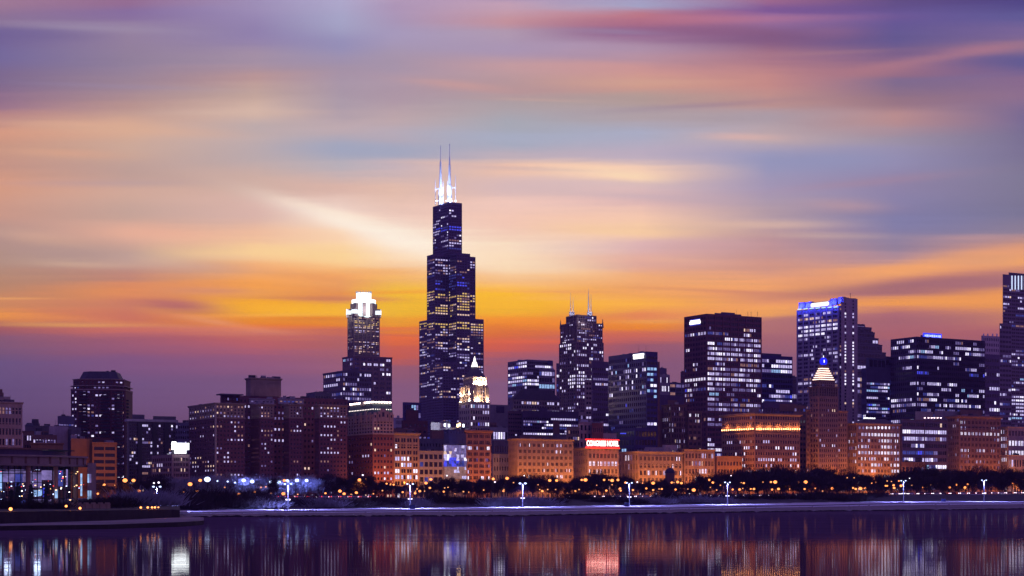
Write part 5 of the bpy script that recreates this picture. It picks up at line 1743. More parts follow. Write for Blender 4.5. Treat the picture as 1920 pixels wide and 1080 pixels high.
# ------------------------------------------------------------------ trees (winter, bare)
def tree_proto(seed, H, spread, ntwig, lobes):
    rg = random.Random(seed)
    tr, tips = [], []

    def limb(p, dirv, L, r, depth):
        n = 2
        a = np.array(p, float)
        for k in range(n):
            d2 = dirv + np.array((rg.gauss(0, .13), rg.gauss(0, .13), rg.gauss(.04, .06)))
            d2 /= np.linalg.norm(d2)
            c = a + d2 * L / n
            tr.extend(tube(a, c, r * (1 - .3 * k / n), r * (1 - .3 * (k + 1) / n), 5 if depth < 2 else 3))
            a, dirv = c, d2
        if depth >= 3:
            tips.append(a)
            return
        for k in range(3 if depth else 5):
            az = rg.uniform(0, 2 * math.pi)
            tilt = rg.uniform(.35, .85)
            s_ = np.array((math.cos(az) * math.sin(tilt), math.sin(az) * math.sin(tilt), math.cos(tilt)))
            d3 = dirv * .45 + s_
            d3 /= np.linalg.norm(d3)
            limb(a, d3, L * rg.uniform(.55, .75), r * .55, depth + 1)
    limb((0, 0, -.6), np.array((0, 0, 1.0)), H * .30, H * .020, 0)
    cr = []
    cen = []
    for k in range(lobes):
        a = rg.uniform(0, 2 * math.pi)
        rad = spread * rg.uniform(.1, .62)
        cen.append((math.cos(a) * rad, math.sin(a) * rad, H * rg.uniform(.26, .80), spread * rg.uniform(.28, .48)))
    for k in range(ntwig):
        if rg.random() < .25 and tips:
            t = tips[rg.randrange(len(tips))]
            c = np.array((t[0] + rg.gauss(0, .9), t[1] + rg.gauss(0, .9), t[2] + rg.gauss(0, .9)))
        else:
            lx, ly, lz, lr = cen[rg.randrange(lobes)]
            v = np.array((rg.gauss(0, 1), rg.gauss(0, 1), rg.gauss(0, .8)))
            v /= np.linalg.norm(v)
            c = np.array((lx, ly, lz)) + v * lr * (rg.random() ** .4) * np.array((1, 1, .85))
        out = c - np.array((0, 0, H * .38))
        out /= np.linalg.norm(out) + 1e-6
        d = out + np.array((rg.gauss(0, .45), rg.gauss(0, .45), rg.gauss(0, .35)))
        d /= np.linalg.norm(d)
        L = rg.uniform(.9, 2.4)
        w = np.cross(d, (rg.gauss(0, 1), rg.gauss(0, 1), rg.gauss(0, 1)))
        w /= np.linalg.norm(w) + 1e-6
        w *= rg.uniform(.05, .11)
        cr.append(np.array([c - w, c + w, c + d * L + w * .3, c + d * L - w * .3]))
    return mesh_quads('trunk', np.array(tr), [M_BARK]), np.array(cr)


PROTO = []
for k, (sd_, sp_, nt, lb) in enumerate(((1, 8.0, 2600, 9), (2, 9.5, 3000, 11), (3, 6.5, 2200, 8), (4, 8.8, 2800, 10), (5, 7.2, 2400, 7))):
    tm, crq = tree_proto(sd_, 18.0, sp_, nt, lb)
    PROTO.append((tm, mesh_quads('crown', crq, [M_TWIG]), mesh_quads('crown', crq[::2], [M_FROSTLIT])))
rt = random.Random(77)


def plant_tree(px, D, H, frost=False, name='bare_tree'):  # the frost option tints the crown pale to stand for blue lamp light
    z = ground_z(px, D)
    tm, cm, cf = PROTO[rt.randrange(5)]
    what = land(px)
    adj = 'bare tree tinted pale as lamp-lit' if frost else 'bare dark winter tree'
    lab = f'{adj} below {what}'
    r = empty(name, (U(px) * D, D, z), lab, 'tree', ('trees tinted lamp-lit below ' if frost else 'bare trees below ') + what, rt.uniform(0, 6.28))
    s = H / 18.0
    r.scale = (s * rt.uniform(.9, 1.15), s * rt.uniform(.9, 1.15), s)
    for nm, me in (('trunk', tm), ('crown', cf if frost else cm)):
        o = bpy.data.objects.new(nm, me)
        link(o, r)
    return r


x = 185.0
while x < 1945:
    for (lo, hi, fr) in ((1035, 1090, .8), (1105, 1150, 1.0)):
        px = x + rt.uniform(-7, 7)
        D = rt.uniform(lo, hi)
        if px < 330:
            D -= 240 if px < 250 else 160
        top = tree_line(px) + rt.uniform(-4, 9) + (5 if fr < 1 else 0)
        H = zy(top, D) - ground_z(px, D)
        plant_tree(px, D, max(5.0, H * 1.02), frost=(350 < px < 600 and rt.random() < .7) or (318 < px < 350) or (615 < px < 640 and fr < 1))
    x += 17.0 if x < 600 else 15.0
# bigger trees standing nearer, along the road
for px, D, H in ((1628, 905, 14), (1644, 900, 15), (1726, 930, 14), (1769, 940, 13), (1741, 935, 11), (510, 740, 12), (690, 800, 13), (672, 790, 11), (640, 775, 12), (1310, 905, 15), (836, 850, 13), (1420, 930, 12), (1570, 915, 12), (1830, 985, 13), (1880, 990, 14), (1500, 925, 11)):
    plant_tree(px, D + 55, H)

px = 316.0
while px < 604:  # pale crown colour carries the floodlights' blue glow on these trees
    D = rt.uniform(922, 956)
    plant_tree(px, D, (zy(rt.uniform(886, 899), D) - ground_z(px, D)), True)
    px += rt.uniform(9, 15)

# bushes on the embankment
bq = {}
for seed in (1, 2, 3):
    rg = random.Random(seed + 40)
    q = []
    for k in range(900):
        c = np.array((rg.gauss(0, 2.0), rg.gauss(0, 1.1), abs(rg.gauss(0, .5)) + .1))
        d = np.array((c[0] * .25 + rg.gauss(0, .5), c[1] * .3 + rg.gauss(0, .5), 1.0))
        d /= np.linalg.norm(d)
        L = rg.uniform(.7, 1.9)
        w = np.cross(d, (rg.gauss(0, 1), rg.gauss(0, 1), 0.3))
        w = w / (np.linalg.norm(w) + 1e-6) * .05
        q.append(np.array([c - w, c + w, c + d * L + w * .3, c + d * L - w * .3]))
    bq[seed] = (mesh_quads('bush', np.array(q), [M_TWIG]), mesh_quads('bush', np.array(q), [M_FROSTLIT]))


def bush(px, D, s, frost):
    what = land(px)
    o = bpy.data.objects.new('bush', bq[rt.randrange(1, 4)][1 if frost else 0])
    o.location = (U(px) * D, D, ground_z(px, D) - .15)
    o.scale = (s * 1.3, s, s)
    o.rotation_euler = (0, 0, rt.uniform(0, 6.28))
    link(o)
    tag(o, ('frost pale bank bush below ' if frost else 'dark bare bank bush below ') + what, 'bush', ('pale bank bushes below ' if frost else 'dark bank bushes below ') + what)


for px in list(range(345, 505, 9)) + list(range(505, 930, 24)) + list(range(1020, 1640, 26)) + list(range(1520, 1660, 11)):
    d5 = np.interp(px, NPX, GD[5])
    d4 = np.interp(px, NPX, GD[4])
    bush(px + rt.uniform(-4, 4), d4 + (d5 - d4) * rt.uniform(.05, .85), rt.uniform(1.0, 1.7) * (1.5 if px < 500 else 1.0), False)
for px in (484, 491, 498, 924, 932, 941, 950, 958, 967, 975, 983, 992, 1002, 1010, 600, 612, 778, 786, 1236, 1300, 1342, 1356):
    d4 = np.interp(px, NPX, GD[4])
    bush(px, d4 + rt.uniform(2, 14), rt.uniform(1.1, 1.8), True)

# ------------------------------------------------------------------ lamps
M_SOD = glow('sodium_lamp', (1.0, .29, .08), 2.7)
M_SODS = glow('warm_lamp', (1.0, .38, .14), 1.7)
M_BLU = glow('blue_white_lamp', (.50, .60, 1.0), 3.2)
M_WHT = glow('white_lamp', (.9, .80, 1.0), 3)


def lamp_mesh(hm, r, H, arm=.8):
    pole = mesh_quads('pole', np.array(tube((0, 0, 0), (0, 0, H), .11, .07, 5) + tube((0, 0, H), (arm, 0, H + .15), .06, .05, 4)), [M_DARK])
    head = mesh_quads('lamp_head', np.array(ball((arm, 0, H + .05), r, 8, 6, .8)), [hm])
    return pole, head


LCACHE = {}


def lamp(px, y, D, kind='orange', size=1.0, power=0, name='street_lamp'):
    zh = zy(y, D)
    zg = ground_z(px, D)
    H = max(2.0, round(zh - zg))
    r = {'orange': .64, 'warm': .40, 'blue': .85, 'white': .45}[kind] * size
    key = (kind, round(r, 1), H)
    if key not in LCACHE:
        LCACHE[key] = lamp_mesh({'orange': M_SOD, 'warm': M_SODS, 'blue': M_BLU, 'white': M_WHT}[kind], r, H)
    what = land(px)
    big = size > 1.25
    lab = {'orange': 'large glaring orange street lamp below ' if big else 'small orange street lamp below ',
           'warm': 'tiny warm park lamp below ', 'blue': 'glaring blue white floodlight below ', 'white': 'small cold white street lamp below '}[kind] + what
    root = empty(name, (U(px) * D, D, zh - H), lab, 'street lamp' if kind != 'blue' else 'floodlight', {'orange': ('large orange lamps below ' if big else 'small orange lamps below '), 'warm': 'tiny park lamps below ', 'blue': 'blue floodlights below ', 'white': 'white lamps below '}[kind] + what)
    for nm, me in zip(('pole', 'lamp_head'), LCACHE[key]):
        link(bpy.data.objects.new(nm, me), root)
    if power:
        tgt = {'avenue_lamp': (.5 * H, 26, H + 13), 'park_floodlight': (.8, 16, H - 9)}.get(name, (.8, 2, 0))
        light('bulb_light', root, (.8, .9, H - .2), power, {'orange': (1.0, .33, .07), 'warm': (1, .31, .05), 'blue': (.20, .26, 1.0), 'white': (.8, .8, 1)}[kind], .5, None, 158 if name != 'street_lamp' else 150, tgt)
    return root


ORANGE = [(231, 901, 1.5), (247, 901, 1.2), (257, 921, 1), (285, 926, .7), (180, 926, .7), (192, 909, .7), (341, 925, 1.1), (353, 908, 1.4), (356, 927, .7), (366, 922, 1), (372, 901, 1.1),
 (407, 927, .9), (445, 927, 1), (475, 924, 1), (468, 928, .7), (509, 903, .9), (530, 901, 1), (528, 926, 1.2), (671, 900, 1.2), (684, 899, 1), (634, 921, 1.1), (642, 926, 1), (665, 924, 1), (607, 925, .7),
 (805, 899, 1.1), (796, 906, 1.1), (803, 915, .8), (784, 921, .9), (775, 925, .8), (829, 922, .7), (922, 898, 1.1), (948, 897, 1.3), (941, 921, .7), (795, 906, .8), (722, 907, .7), (735, 909, .7), (752, 923, .7),
 (1014, 921, .9), (1028, 901, 1.2), (1041, 901, 1.1), (1076, 921, .7), (1088, 900, .9), (1095, 900, 1.5), (1130, 900, .9), (1145, 901, 1.4), (1156, 900, 1.1), (1134, 920, .8), (1160, 916, .9), (1161, 920, .8), (1170, 905, .8),
 (1184, 919, .8), (1209, 916, .9), (1222, 906, 1.4), (1222, 919, .9), (1238, 917, .8), (1257, 905, .8), (1268, 904, 1.2), (1275, 906, 1.1), (1264, 918, .9), (1298, 919, 1.5), (1327, 900, 1), (1334, 905, 1), (1371, 918, .9),
 (1384, 918, 1), (1392, 906, .9), (1405, 917, .7), (1411, 917, 1), (1443, 904, .9), (1451, 904, 1.6), (1445, 918, .9), (1457, 917, 1.1), (1495, 904, 1), (1508, 904, 1.6), (1506, 917, .9),
 (1558, 916, 1.2), (1597, 915, .9), (1602, 917, 1), (1611, 916, 1.6), (1619, 915, 1.1), (1658, 911, .8), (1661, 911, .7), (1673, 910, 1), (1674, 915, 1.1), (1687, 911, 1.2), (1683, 902, .7), (1778, 914, 1.1), (1791, 909, .9),
 (1807, 914, 1.1), (1812, 908, .9), (1843, 908, 1), (1885, 907, 1.1), (1897, 907, .8), (1917, 899, 1.2), (1876, 899, .7), (1728, 914, .8), (1640, 904, .7), (1632, 906, .6)]
WARM = [(418, 914), (486, 914), (495, 913), (555, 927), (505, 925), (690, 930), (729, 909), (776, 921), (779, 917), (793, 921), (831, 915), (837, 914), (866, 922), (876, 923), (904, 919), (942, 918), (960, 905), (1006, 909),
 (1009, 918), (1024, 918), (1039, 918), (1083, 918), (1116, 910), (1139, 900), (1145, 909), (1158, 917), (1202, 906), (1233, 917), (1261, 905), (1287, 917), (1329, 914), (1341, 919), (1348, 910), (1387, 905), (1390, 916), (1428, 904), (1478, 917),
 (1526, 916), (1586, 896), (1599, 896), (1632, 900), (1661, 902), (1669, 903), (1707, 910), (1736, 914), (1733, 901), (1742, 909), (1756, 908), (1828, 909), (1738, 899), (697, 926), (655, 927), (714, 920), (850, 926), (1061, 925), (1100, 926), (1355, 924), (1540, 921)]
for (px, y, s) in ORANGE:
    d5 = np.interp(px, NPX, GD[5])
    D = (d5 + 40 + rt.uniform(0, 35)) if y > 908 else (d5 + 90 + rt.uniform(0, 30))
    lamp(px, y, D, 'orange', s * 1.12, 4500 if s > 1.05 else 0)
for (px, y) in WARM:
    d5 = np.interp(px, NPX, GD[5])
    lamp(px, y, d5 + 42 + rt.uniform(0, 50), 'warm', rt.uniform(.7, 1.1), 0)
for (px, y, s) in ((677, 891, .9), (835, 892, .9), (925, 904, .9), (980, 892, .7), (1368, 892, .7), (294, 905, 1), (285, 906, .8), (1703, 897, .8), (1290, 926, .7), (1192, 904, .8)):
    lamp(px, y, np.interp(px, NPX, GD[5]) + 60, 'white', s)
# blue-white floodlights of the playing field at left
for k_, (px, y, s) in enumerate(((386, 899, 2.0), (454, 901, 1.25), (470, 903, 1.4), (506, 904, 1.4), (520, 904, 1.3), (536, 902, 1.2), (554, 901, 1.3), (572, 901, 1.1), (405, 902, .6), (424, 903, .6), (438, 905, .6))):
    lamp(px, y, 905 + (k_ % 3) * 14, 'blue', s, P_PARK * (1.6 if s > 1.8 else 1.0 if s > 1 else .0), 'park_floodlight')
# sodium lamps lining the avenue in front of the street wall (behind the trees)
for px in np.arange(672, 1950, 31):
    D = dM(px) - 19
    zg = ground_z(px, D)
    pw = P_STREET * float(np.interp(px, [650, 700, 740, 860, 920, 960, 1060, 1150, 1290, 1350, 1480, 1600, 1660, 1720, 1760, 1850, 1950], [.25, 1.0, 1.0, .45, .8, 1.1, 1.2, 1.2, 1.0, 1.0, 1.35, 1.6, 1.3, .5, .8, 1.3, 1.2]))
    lamp(px, HY - (zg + 11 - CZ) * F / D, D, 'warm', .7, pw, 'avenue_lamp')
for px in (300, 345):
    lamp(px, 905, 1030, 'warm', .6, P_STREET * .12, 'avenue_lamp')
for px in (190, 212):
    lamp(px, 910, 795, 'warm', .6, P_STREET * .5, 'avenue_lamp')
for px in (420, 480, 545, 620):
    D = dM(px) - 40
    lamp(px, 906, D, 'warm', .6, P_STREET * .14, 'avenue_lamp')
lamp(20, 890, 1030, 'warm', .6, P_STREET * .55, 'avenue_lamp')  # hidden lamp added behind the pavilion to light the pale stone block

# tall promenade lamp posts with two heads
M_POLE = surf('lamp_post_paint', (.16, .16, .19), .5, .1)
for k_, (px, yt, yb, nm) in enumerate(((540, 907, 958, 'in front of the second wing of the hotel'), (769, 907, 953, 'below the narrow cream block'), (980, 906, 951, 'below the wide orange block, brightest of its row'),
                                   (1180, 905, 947.5, 'below the dim side of the arcaded block'), (1364, 904, 944, 'below the low orange brick block'), (1694, 901, 939, 'on the snow slope below the violet office block'),
                                   (1845, 900, 938, 'below the ornate brown block'), (294, 912, 950, 'beside the frosted bush behind the terrace'))):
    d4, d2 = np.interp(px, NPX, GD[4]), np.interp(px, NPX, GD[2])
    D = d2 + (d4 - d2) * .72
    if px == 294:
        D = 560
    zg = ground_z(px, D)
    H = zy(yt, D) - zg
    big = 1.35 if px == 980 else 1.0
    root = empty('lamp_post', (U(px) * D, D, zg), 'tall two headed blue white lamp post ' + nm, 'lamp post', 'lamp posts along the promenade')
    o = bpy.data.objects.new('pole', mesh_quads('pole', np.array(tube((0, 0, 0), (0, 0, H), .17, .11, 8) + tube((0, 0, 0), (0, 0, .9), .30, .24, 8)), [M_POLE]))
    link(o, root)
    o = bpy.data.objects.new('arm', mesh_quads('arm', np.array(tube((-1.1, 0, H - .1), (1.1, 0, H - .1), .07, .07, 6) + tube((-.7, 0, H * .36), (.7, 0, H * .36), .05, .05, 5)), [M_POLE]))
    link(o, root)
    for sx in (-1, 1):
        hd = bpy.data.objects.new('lamp_head', mesh_quads('lamp_head', np.array(ball((sx * 1.1, 0, H - .1), .42 * big, 8, 6, .6)), [M_BLU]))
        link(hd, root)
        bn = bpy.data.objects.new('side_light', mesh_quads('side_light', np.array(box((sx * .6, 0, H * .36 + .25), (.5, .4, .4))), [M_WHT]))
        link(bn, root)
    light('bulb_light', root, (0, -.9, H - .5), P_SHORE * (2.0 if px == 980 else 1.0), (.28, .31, 1.0), .4, None, 156, (0, -.9, 0))

# ------------------------------------------------------------------ railing, boxes, kiosk
root = empty('railing', (U(555) * 600, 600, ground_z(555, 600)), 'low dark post railing along the promenade below the wing hotel', 'railing')
for px in np.linspace(515, 593, 14):
    D = float(np.interp(px, NPX, GD[3])) + 4
    p = (U(px) * D - root.location.x, D - root.location.y, ground_z(px, D) - root.location.z)
    o = bpy.data.objects.new('post', mesh_quads('post', np.array(box((p[0], p[1], p[2] + .6), (.14, .14, 1.2))), [M_DARK]))
    link(o, root)
q = []
for a_, b_ in zip(np.linspace(515, 593, 14)[:-1], np.linspace(515, 593, 14)[1:]):
    Da, Db = float(np.interp(a_, NPX, GD[3])) + 4, float(np.interp(b_, NPX, GD[3])) + 4
    for h in (1.1, .6):
        q += tube((U(a_) * Da - root.location.x, Da - root.location.y, ground_z(a_, Da) + h - root.location.z), (U(b_) * Db - root.location.x, Db - root.location.y, ground_z(b_, Db) + h - root.location.z), .05, .05, 4)
link(bpy.data.objects.new('rail', mesh_quads('rail', np.array(q), [M_DARK])), root)

for px, nm in ((773, 'below the narrow cream block'), (1175, 'below the arcaded block'), (1769, 'on the snow below the violet office block')):
    D = float(np.interp(px, NPX, GD[3])) * .4 + float(np.interp(px, NPX, GD[4])) * .6
    root = empty('utility_box', (U(px) * D, D, ground_z(px, D)), 'small blue utility box on the promenade ' + nm, 'box', 'utility boxes on the promenade')
    mb = surf('blue_box_paint', (.05, .07, .22), .5)
    link(bpy.data.objects.new('cabinet', mesh_quads('cabinet', np.array(box((0, 0, .75), (2.0, .9, 1.5))), [mb])), root)
    link(bpy.data.objects.new('lid', mesh_quads('lid', np.array(box((0, 0, 1.57), (2.2, 1.1, .14))), [M_GREYD])), root)

px, D = 1256, 1120
zg = ground_z(px, D)
root = empty('park_kiosk', (U(px) * D, D, zg), 'small dark domed stone kiosk in front of the arcaded block', 'kiosk')
rp_ = 3.1
body = prism(ring(0, 0, rp_, 12), 0, zy(887, D) - zg)
link(bpy.data.objects.new('wall', mesh_quads('wall', np.array(body), [M_BROWN])), root)
hb = zy(887, D) - zg
dm_ = []
for k_ in range(5):
    a0, a1 = k_ / 5 * math.pi / 2, (k_ + 1) / 5 * math.pi / 2
    dm_ += prism(ring(0, 0, 3.4 * math.cos(a0), 12), hb + 3.6 * math.sin(a0), hb + 3.6 * math.sin(a1), ring(0, 0, max(.05, 3.4 * math.cos(a1)), 12), cap=k_ == 4)
link(bpy.data.objects.new('domed_roof', mesh_quads('domed_roof', np.array(dm_), [M_SLATE])), root)

# ------------------------------------------------------------------ cars on the shore road
M_CAR = [surf('car_dark', (.03, .03, .04), .3, .05, 1, .3, .6), surf('car_silver', (.35, .35, .38), .3, .05, 1, .5, .6), surf('car_red', (.25, .02, .02), .3, .05, 1, .2, .6), surf('car_white', (.6, .6, .62), .3, .05, 1, 0, .6)]
M_TYRE = surf('tyre_rubber', (.02, .02, .02), .9)
M_HEAD = glow('headlight', (.95, .80, 1.0), 5)
M_TAIL = glow('tail_light', (1.0, .03, .04), 3)


def car_shape():
    sec = [(-2.2, .45, .75), (-2.1, .35, .95), (-1.3, .35, 1.0), (1.0, .35, .98), (2.0, .35, .82), (2.25, .45, .65)]
    q = []
    for a_, b_ in zip(sec[:-1], sec[1:]):
        for s_ in (-1, 1):
            q.append(np.array([(a_[0], s_ * .88, a_[1]), (b_[0], s_ * .88, b_[1]), (b_[0], s_ * .84, b_[2]), (a_[0], s_ * .84, a_[2])]))
        q.append(np.array([(a_[0], -.84, a_[2]), (b_[0], -.84, b_[2]), (b_[0], .84, b_[2]), (a_[0], .84, a_[2])]))
    for e in (sec[0], sec[-1]):
        q.append(np.array([(e[0], -.88, e[1]), (e[0], .88, e[1]), (e[0], .84, e[2]), (e[0], -.84, e[2])]))
    return q


body_q = car_shape()
cab_q = prism([(-1.7, -.78), (1.0, -.78), (1.0, .78), (-1.7, .78)], .98, 1.45, [(-1.2, -.65), (.4, -.65), (.4, .65), (-1.2, .65)])
wheel_me = mesh_quads('wheel', np.array(tube((0, -.12, 0), (0, .12, 0), .33, .33, 12)), [M_TYRE])
cab_me = mesh_quads('cabin', np.array(cab_q), [GLASS])
body_me = [mesh_quads('body', np.array(body_q), [m]) for m in M_CAR]
head_me = mesh_quads('headlight', np.array(box((0, 0, 0), (.22, .5, .30))), [M_HEAD])
tail_me = mesh_quads('tail_light', np.array(box((0, 0, 0), (.14, .45, .26))), [M_TAIL])
CARN = {}


def car(px, lane, toward):
    t = .25 if lane == 0 else .72
    D = float(np.interp(px, NPX, GD[6])) * (1 - t) + float(np.interp(px, NPX, GD[7])) * t
    p = np.array((U(px) * D, D))
    D2 = float(np.interp(px + 6, NPX, GD[6])) * (1 - t) + float(np.interp(px + 6, NPX, GD[7])) * t
    p2 = np.array((U(px + 6) * D2, D2))
    ang = math.atan2(*(p2 - p)[::-1])
    if toward:
        ang += math.pi
    what = land(px)
    root = empty('car', (p[0], p[1], ground_z(px, D) + .03), ('car showing white headlights below ' if toward else 'car showing red tail lights below ') + what, 'car',
                 ('headlight cars below ' if toward else 'tail light cars below ') + what, ang)
    link(bpy.data.objects.new('body', body_me[rt.randrange(4)]), root)
    link(bpy.data.objects.new('cabin', cab_me), root)
    for wx in (-1.35, 1.4):
        for wy in (-.82, .82):
            o = bpy.data.objects.new('wheel', wheel_me)
            o.location = (wx, wy, .33)
            link(o, root)
    for s_ in (-1, 1):
        o = bpy.data.objects.new('headlight', head_me)
        o.location = (2.2, s_ * .62, .66)
        link(o, root)
        o = bpy.data.objects.new('tail_light', tail_me)
        o.location = (-2.2, s_ * .62, .78)
        link(o, root)


px = 1075.0
while px < 1935:
    car(px, 0, True)
    px += rt.uniform(11, 19)
px = 1070.0
while px < 1935:
    car(px, 1, False)
    px += rt.uniform(26, 60)
px = 215.0
while px < 700:
    car(px, 1, False)
    px += rt.uniform(14, 30)

# ------------------------------------------------------------------ terrace and glass pavilion at the left
# lower ledge (snow) with a dark wall, upper wall, terrace
TP = [-500, -200, 0, 200, 333, 372, 382]
TY0 = [1001, 998, 995, 992, 988, 985, 983.5]      # water line
TY1 = [992, 989, 986, 983.5, 979, 977, 976]       # ledge edge top
TY2 = [987, 984, 982, 976, 970, 971, 972]         # ledge back / foot of upper wall
TY3 = [964, 962, 960, 957, 955, 971, 972]         # top of the upper wall
D0 = [CZ * F / (y - HY) for y in TY0]


def pt(px, D, z):
    return (U(px) * D, D, z)


q_wall, q_ledge, q_up, q_ter = [], [], [], []
z1 = [CZ - (y - HY) * d / F for y, d in zip(TY1, D0)]
D2_ = [(CZ - z) * F / (y - HY) for z, y in zip(z1, TY2)]
z3 = [CZ - (y - HY) * d / F for y, d in zip(TY3, D2_)]
z3[-1], z3[-2] = z1[-1], z1[-2]
rg = np.random.default_rng(9)
PXF = np.linspace(TP[0], TP[-1], 60)
fi = lambda arr: np.interp(PXF, TP, arr)
F0, F1z, F2, F3 = fi(D0), fi(z1), fi(D2_), fi(z3)
for i in range(len(PXF) - 1):
    a_, c_ = PXF[i], PXF[i + 1]
    q_wall.append(np.array([pt(a_, F0[i], -1.5), pt(c_, F0[i + 1], -1.5), pt(c_, F0[i + 1], F1z[i + 1]), pt(a_, F0[i], F1z[i])]))
    q_ledge.append(np.array([pt(a_, F0[i], F1z[i]), pt(c_, F0[i + 1], F1z[i + 1]), pt(c_, F2[i + 1], F1z[i + 1]), pt(a_, F2[i], F1z[i])]))
    if a_ < 333:
        q_up.append(np.array([pt(a_, F2[i], F1z[i]), pt(c_, F2[i + 1], F1z[i + 1]), pt(c_, F2[i + 1], F3[i + 1]), pt(a_, F2[i], F3[i])]))
        q_ter.append(np.array([pt(a_, F2[i], F3[i]), pt(c_, F2[i + 1], F3[i + 1]), pt(c_ * 1.0, 620, 2.9), pt(a_, 620, 2.9)]))
# right-hand end walls
e = np.searchsorted(PXF, 333) - 0
q_up.append(np.array([pt(PXF[e], F2[e], F1z[e]), pt(PXF[e] - 60, 520, .5), pt(PXF[e] - 60, 520, 2.9), pt(PXF[e], F2[e], F3[e])]))
q_wall.append(np.array([pt(PXF[-1], F0[-1], -1.5), pt(PXF[-1], F2[-1] + 20, -1.5), pt(PXF[-1], F2[-1] + 20, F1z[-1]), pt(PXF[-1], F0[-1], F1z[-1])]))
q_ledge.append(np.array([pt(PXF[-1], F0[-1], F1z[-1]), pt(PXF[-1], F2[-1] + 20, F1z[-1]), pt(320, 470, F1z[-1]), pt(330, F2[e], F1z[-1])]))
obj('quay_wall', q_wall, M_QUAY, kind='structure')
obj('quay_ledge', q_ledge, M_LEDGE, kind='structure')
obj('terrace_wall', q_up, M_QUAY, kind='structure')
obj('terrace', q_ter, M_EARTH, kind='structure')


def terr_z(px, D):
    return float(np.interp(D, [np.interp(px, PXF, F2), 620], [np.interp(px, PXF, F3), 2.9]))


# low stone parapet lit orange
b = [pt(130, 408, 0), pt(206, 416, 0)]
root = empty('stone_parapet', (b[0][0], b[0][1], terr_z(130, 408)), 'long low stone parapet glowing orange beside the pavilion terrace', 'wall')
A_, B_ = np.array(b[0][:2]), np.array(b[1][:2])
dv = B_ - A_
Lp = np.linalg.norm(dv)
an = math.atan2(dv[1], dv[0])
for h, zz_, nm, dd in ((1.0, .5, 'wall', .5), (.16, 1.09, 'coping', .8)):
    c = (dv / 2)
    link(bpy.data.objects.new(nm, mesh_quads(nm, np.array(box((c[0], c[1], zz_), (Lp, dd, h), an)), [M_STONE])), root)
for t in np.linspace(.06, .94, 6):
    c = dv * t
    link(bpy.data.objects.new('pier', mesh_quads('pier', np.array(box((c[0], c[1], .72), (.8, .9, 1.5), an)), [M_STONE])), root)

# low lamps
M_TL = glow('terrace_lamp', (1.0, .32, .09), 3.6)
for k_, (px, y, s, nm) in enumerate(((20, 959, 1.5, 'at the far left of the terrace edge'), (124, 949, 1.15, 'at the left end of the orange lit parapet'), (150, 957, 1.2, 'on the terrace edge below the orange lit parapet'),
                                 (264, 955, 1.1, 'leftmost of the lamp cluster at the terrace tip'), (277, 953, 1.1, 'second of the lamp cluster at the terrace tip'), (285, 955, 1.0, 'third of the lamp cluster at the terrace tip'),
                                 (290.5, 953, 1.1, 'fourth of the lamp cluster at the terrace tip'), (297, 954, .8, 'rightmost of the lamp cluster at the terrace tip'))):
    D = float(np.interp(px, PXF, F2)) + (3 if y > 952 else 12)
    zg = terr_z(px, D)
    zh = zy(y, D)
    H = max(.5, zh - zg)
    root = empty('terrace_lamp', (U(px) * D, D, zg), 'low glaring orange lamp ' + nm, 'lamp', 'low orange lamps on the terrace')
    link(bpy.data.objects.new('pole', mesh_quads('pole', np.array(tube((0, 0, 0), (0, 0, H), .07, .06, 6)), [M_DARK])), root)
    link(bpy.data.objects.new('lamp_head', mesh_quads('lamp_head', np.array(ball((0, 0, H), .24 * s, 8, 6, .9)), [M_TL])), root)
    light('bulb_light', root, (0, .1, H + .45), P_TERRACE * s, (1.0, .33, .08), .15, None, 156, (0, .3, 0))

# frosted bush behind the terrace tip and shrubs on it
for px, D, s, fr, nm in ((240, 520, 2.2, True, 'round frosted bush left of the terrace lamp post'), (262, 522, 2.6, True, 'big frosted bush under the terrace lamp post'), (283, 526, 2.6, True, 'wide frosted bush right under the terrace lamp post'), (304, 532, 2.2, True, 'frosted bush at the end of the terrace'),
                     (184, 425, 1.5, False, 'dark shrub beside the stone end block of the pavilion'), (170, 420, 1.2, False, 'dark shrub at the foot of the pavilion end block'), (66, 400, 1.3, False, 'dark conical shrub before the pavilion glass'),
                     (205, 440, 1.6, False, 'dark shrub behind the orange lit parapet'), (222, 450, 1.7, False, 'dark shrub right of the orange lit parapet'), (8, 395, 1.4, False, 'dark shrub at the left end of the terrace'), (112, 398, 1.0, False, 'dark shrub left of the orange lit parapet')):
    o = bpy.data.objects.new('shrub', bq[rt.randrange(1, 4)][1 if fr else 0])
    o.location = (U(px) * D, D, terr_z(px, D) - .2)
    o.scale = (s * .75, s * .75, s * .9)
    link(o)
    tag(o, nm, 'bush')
for t_ in (pt(180, 470, 0),):
    pass

# the pavilion: half drum with columns
b = Bld('glass_pavilion', 'curved glass pavilion with stone columns and lit interior at the left waterfront', 'pavilion', wall=surf('pavilion_marble', (.33, .25, .23)))
b.base = (U(-76) * 450, 450, 2.9)
CX, CY, RR = U(-76) * 450, 450.0, 34.3
zg = 2.9


def arc(r, a0, a1, n):
    return [(CX + r * math.sin(t), CY - r * math.cos(t)) for t in np.linspace(R(a0), R(a1), n)]


def arcwall(part, m, r, za, zb_, a0=-40, a1=86, n=43, rin=None):
    A_ = arc(r, a0, a1, n)
    q = [np.array([(*A_[i], za), (*A_[i + 1], za), (*A_[i + 1], zb_), (*A_[i], zb_)]) for i in range(n - 1)]
    if rin:
        B_ = arc(rin, a0, a1, n)
        for z in (za, zb_):
            q += [np.array([(*A_[i], z), (*A_[i + 1], z), (*B_[i + 1], z), (*B_[i], z)]) for i in range(n - 1)]
        q += [np.array([(*B_[i], za), (*B_[i + 1], za), (*B_[i + 1], zb_), (*B_[i], zb_)]) for i in range(n - 1)]
    b.add(part, m, q)


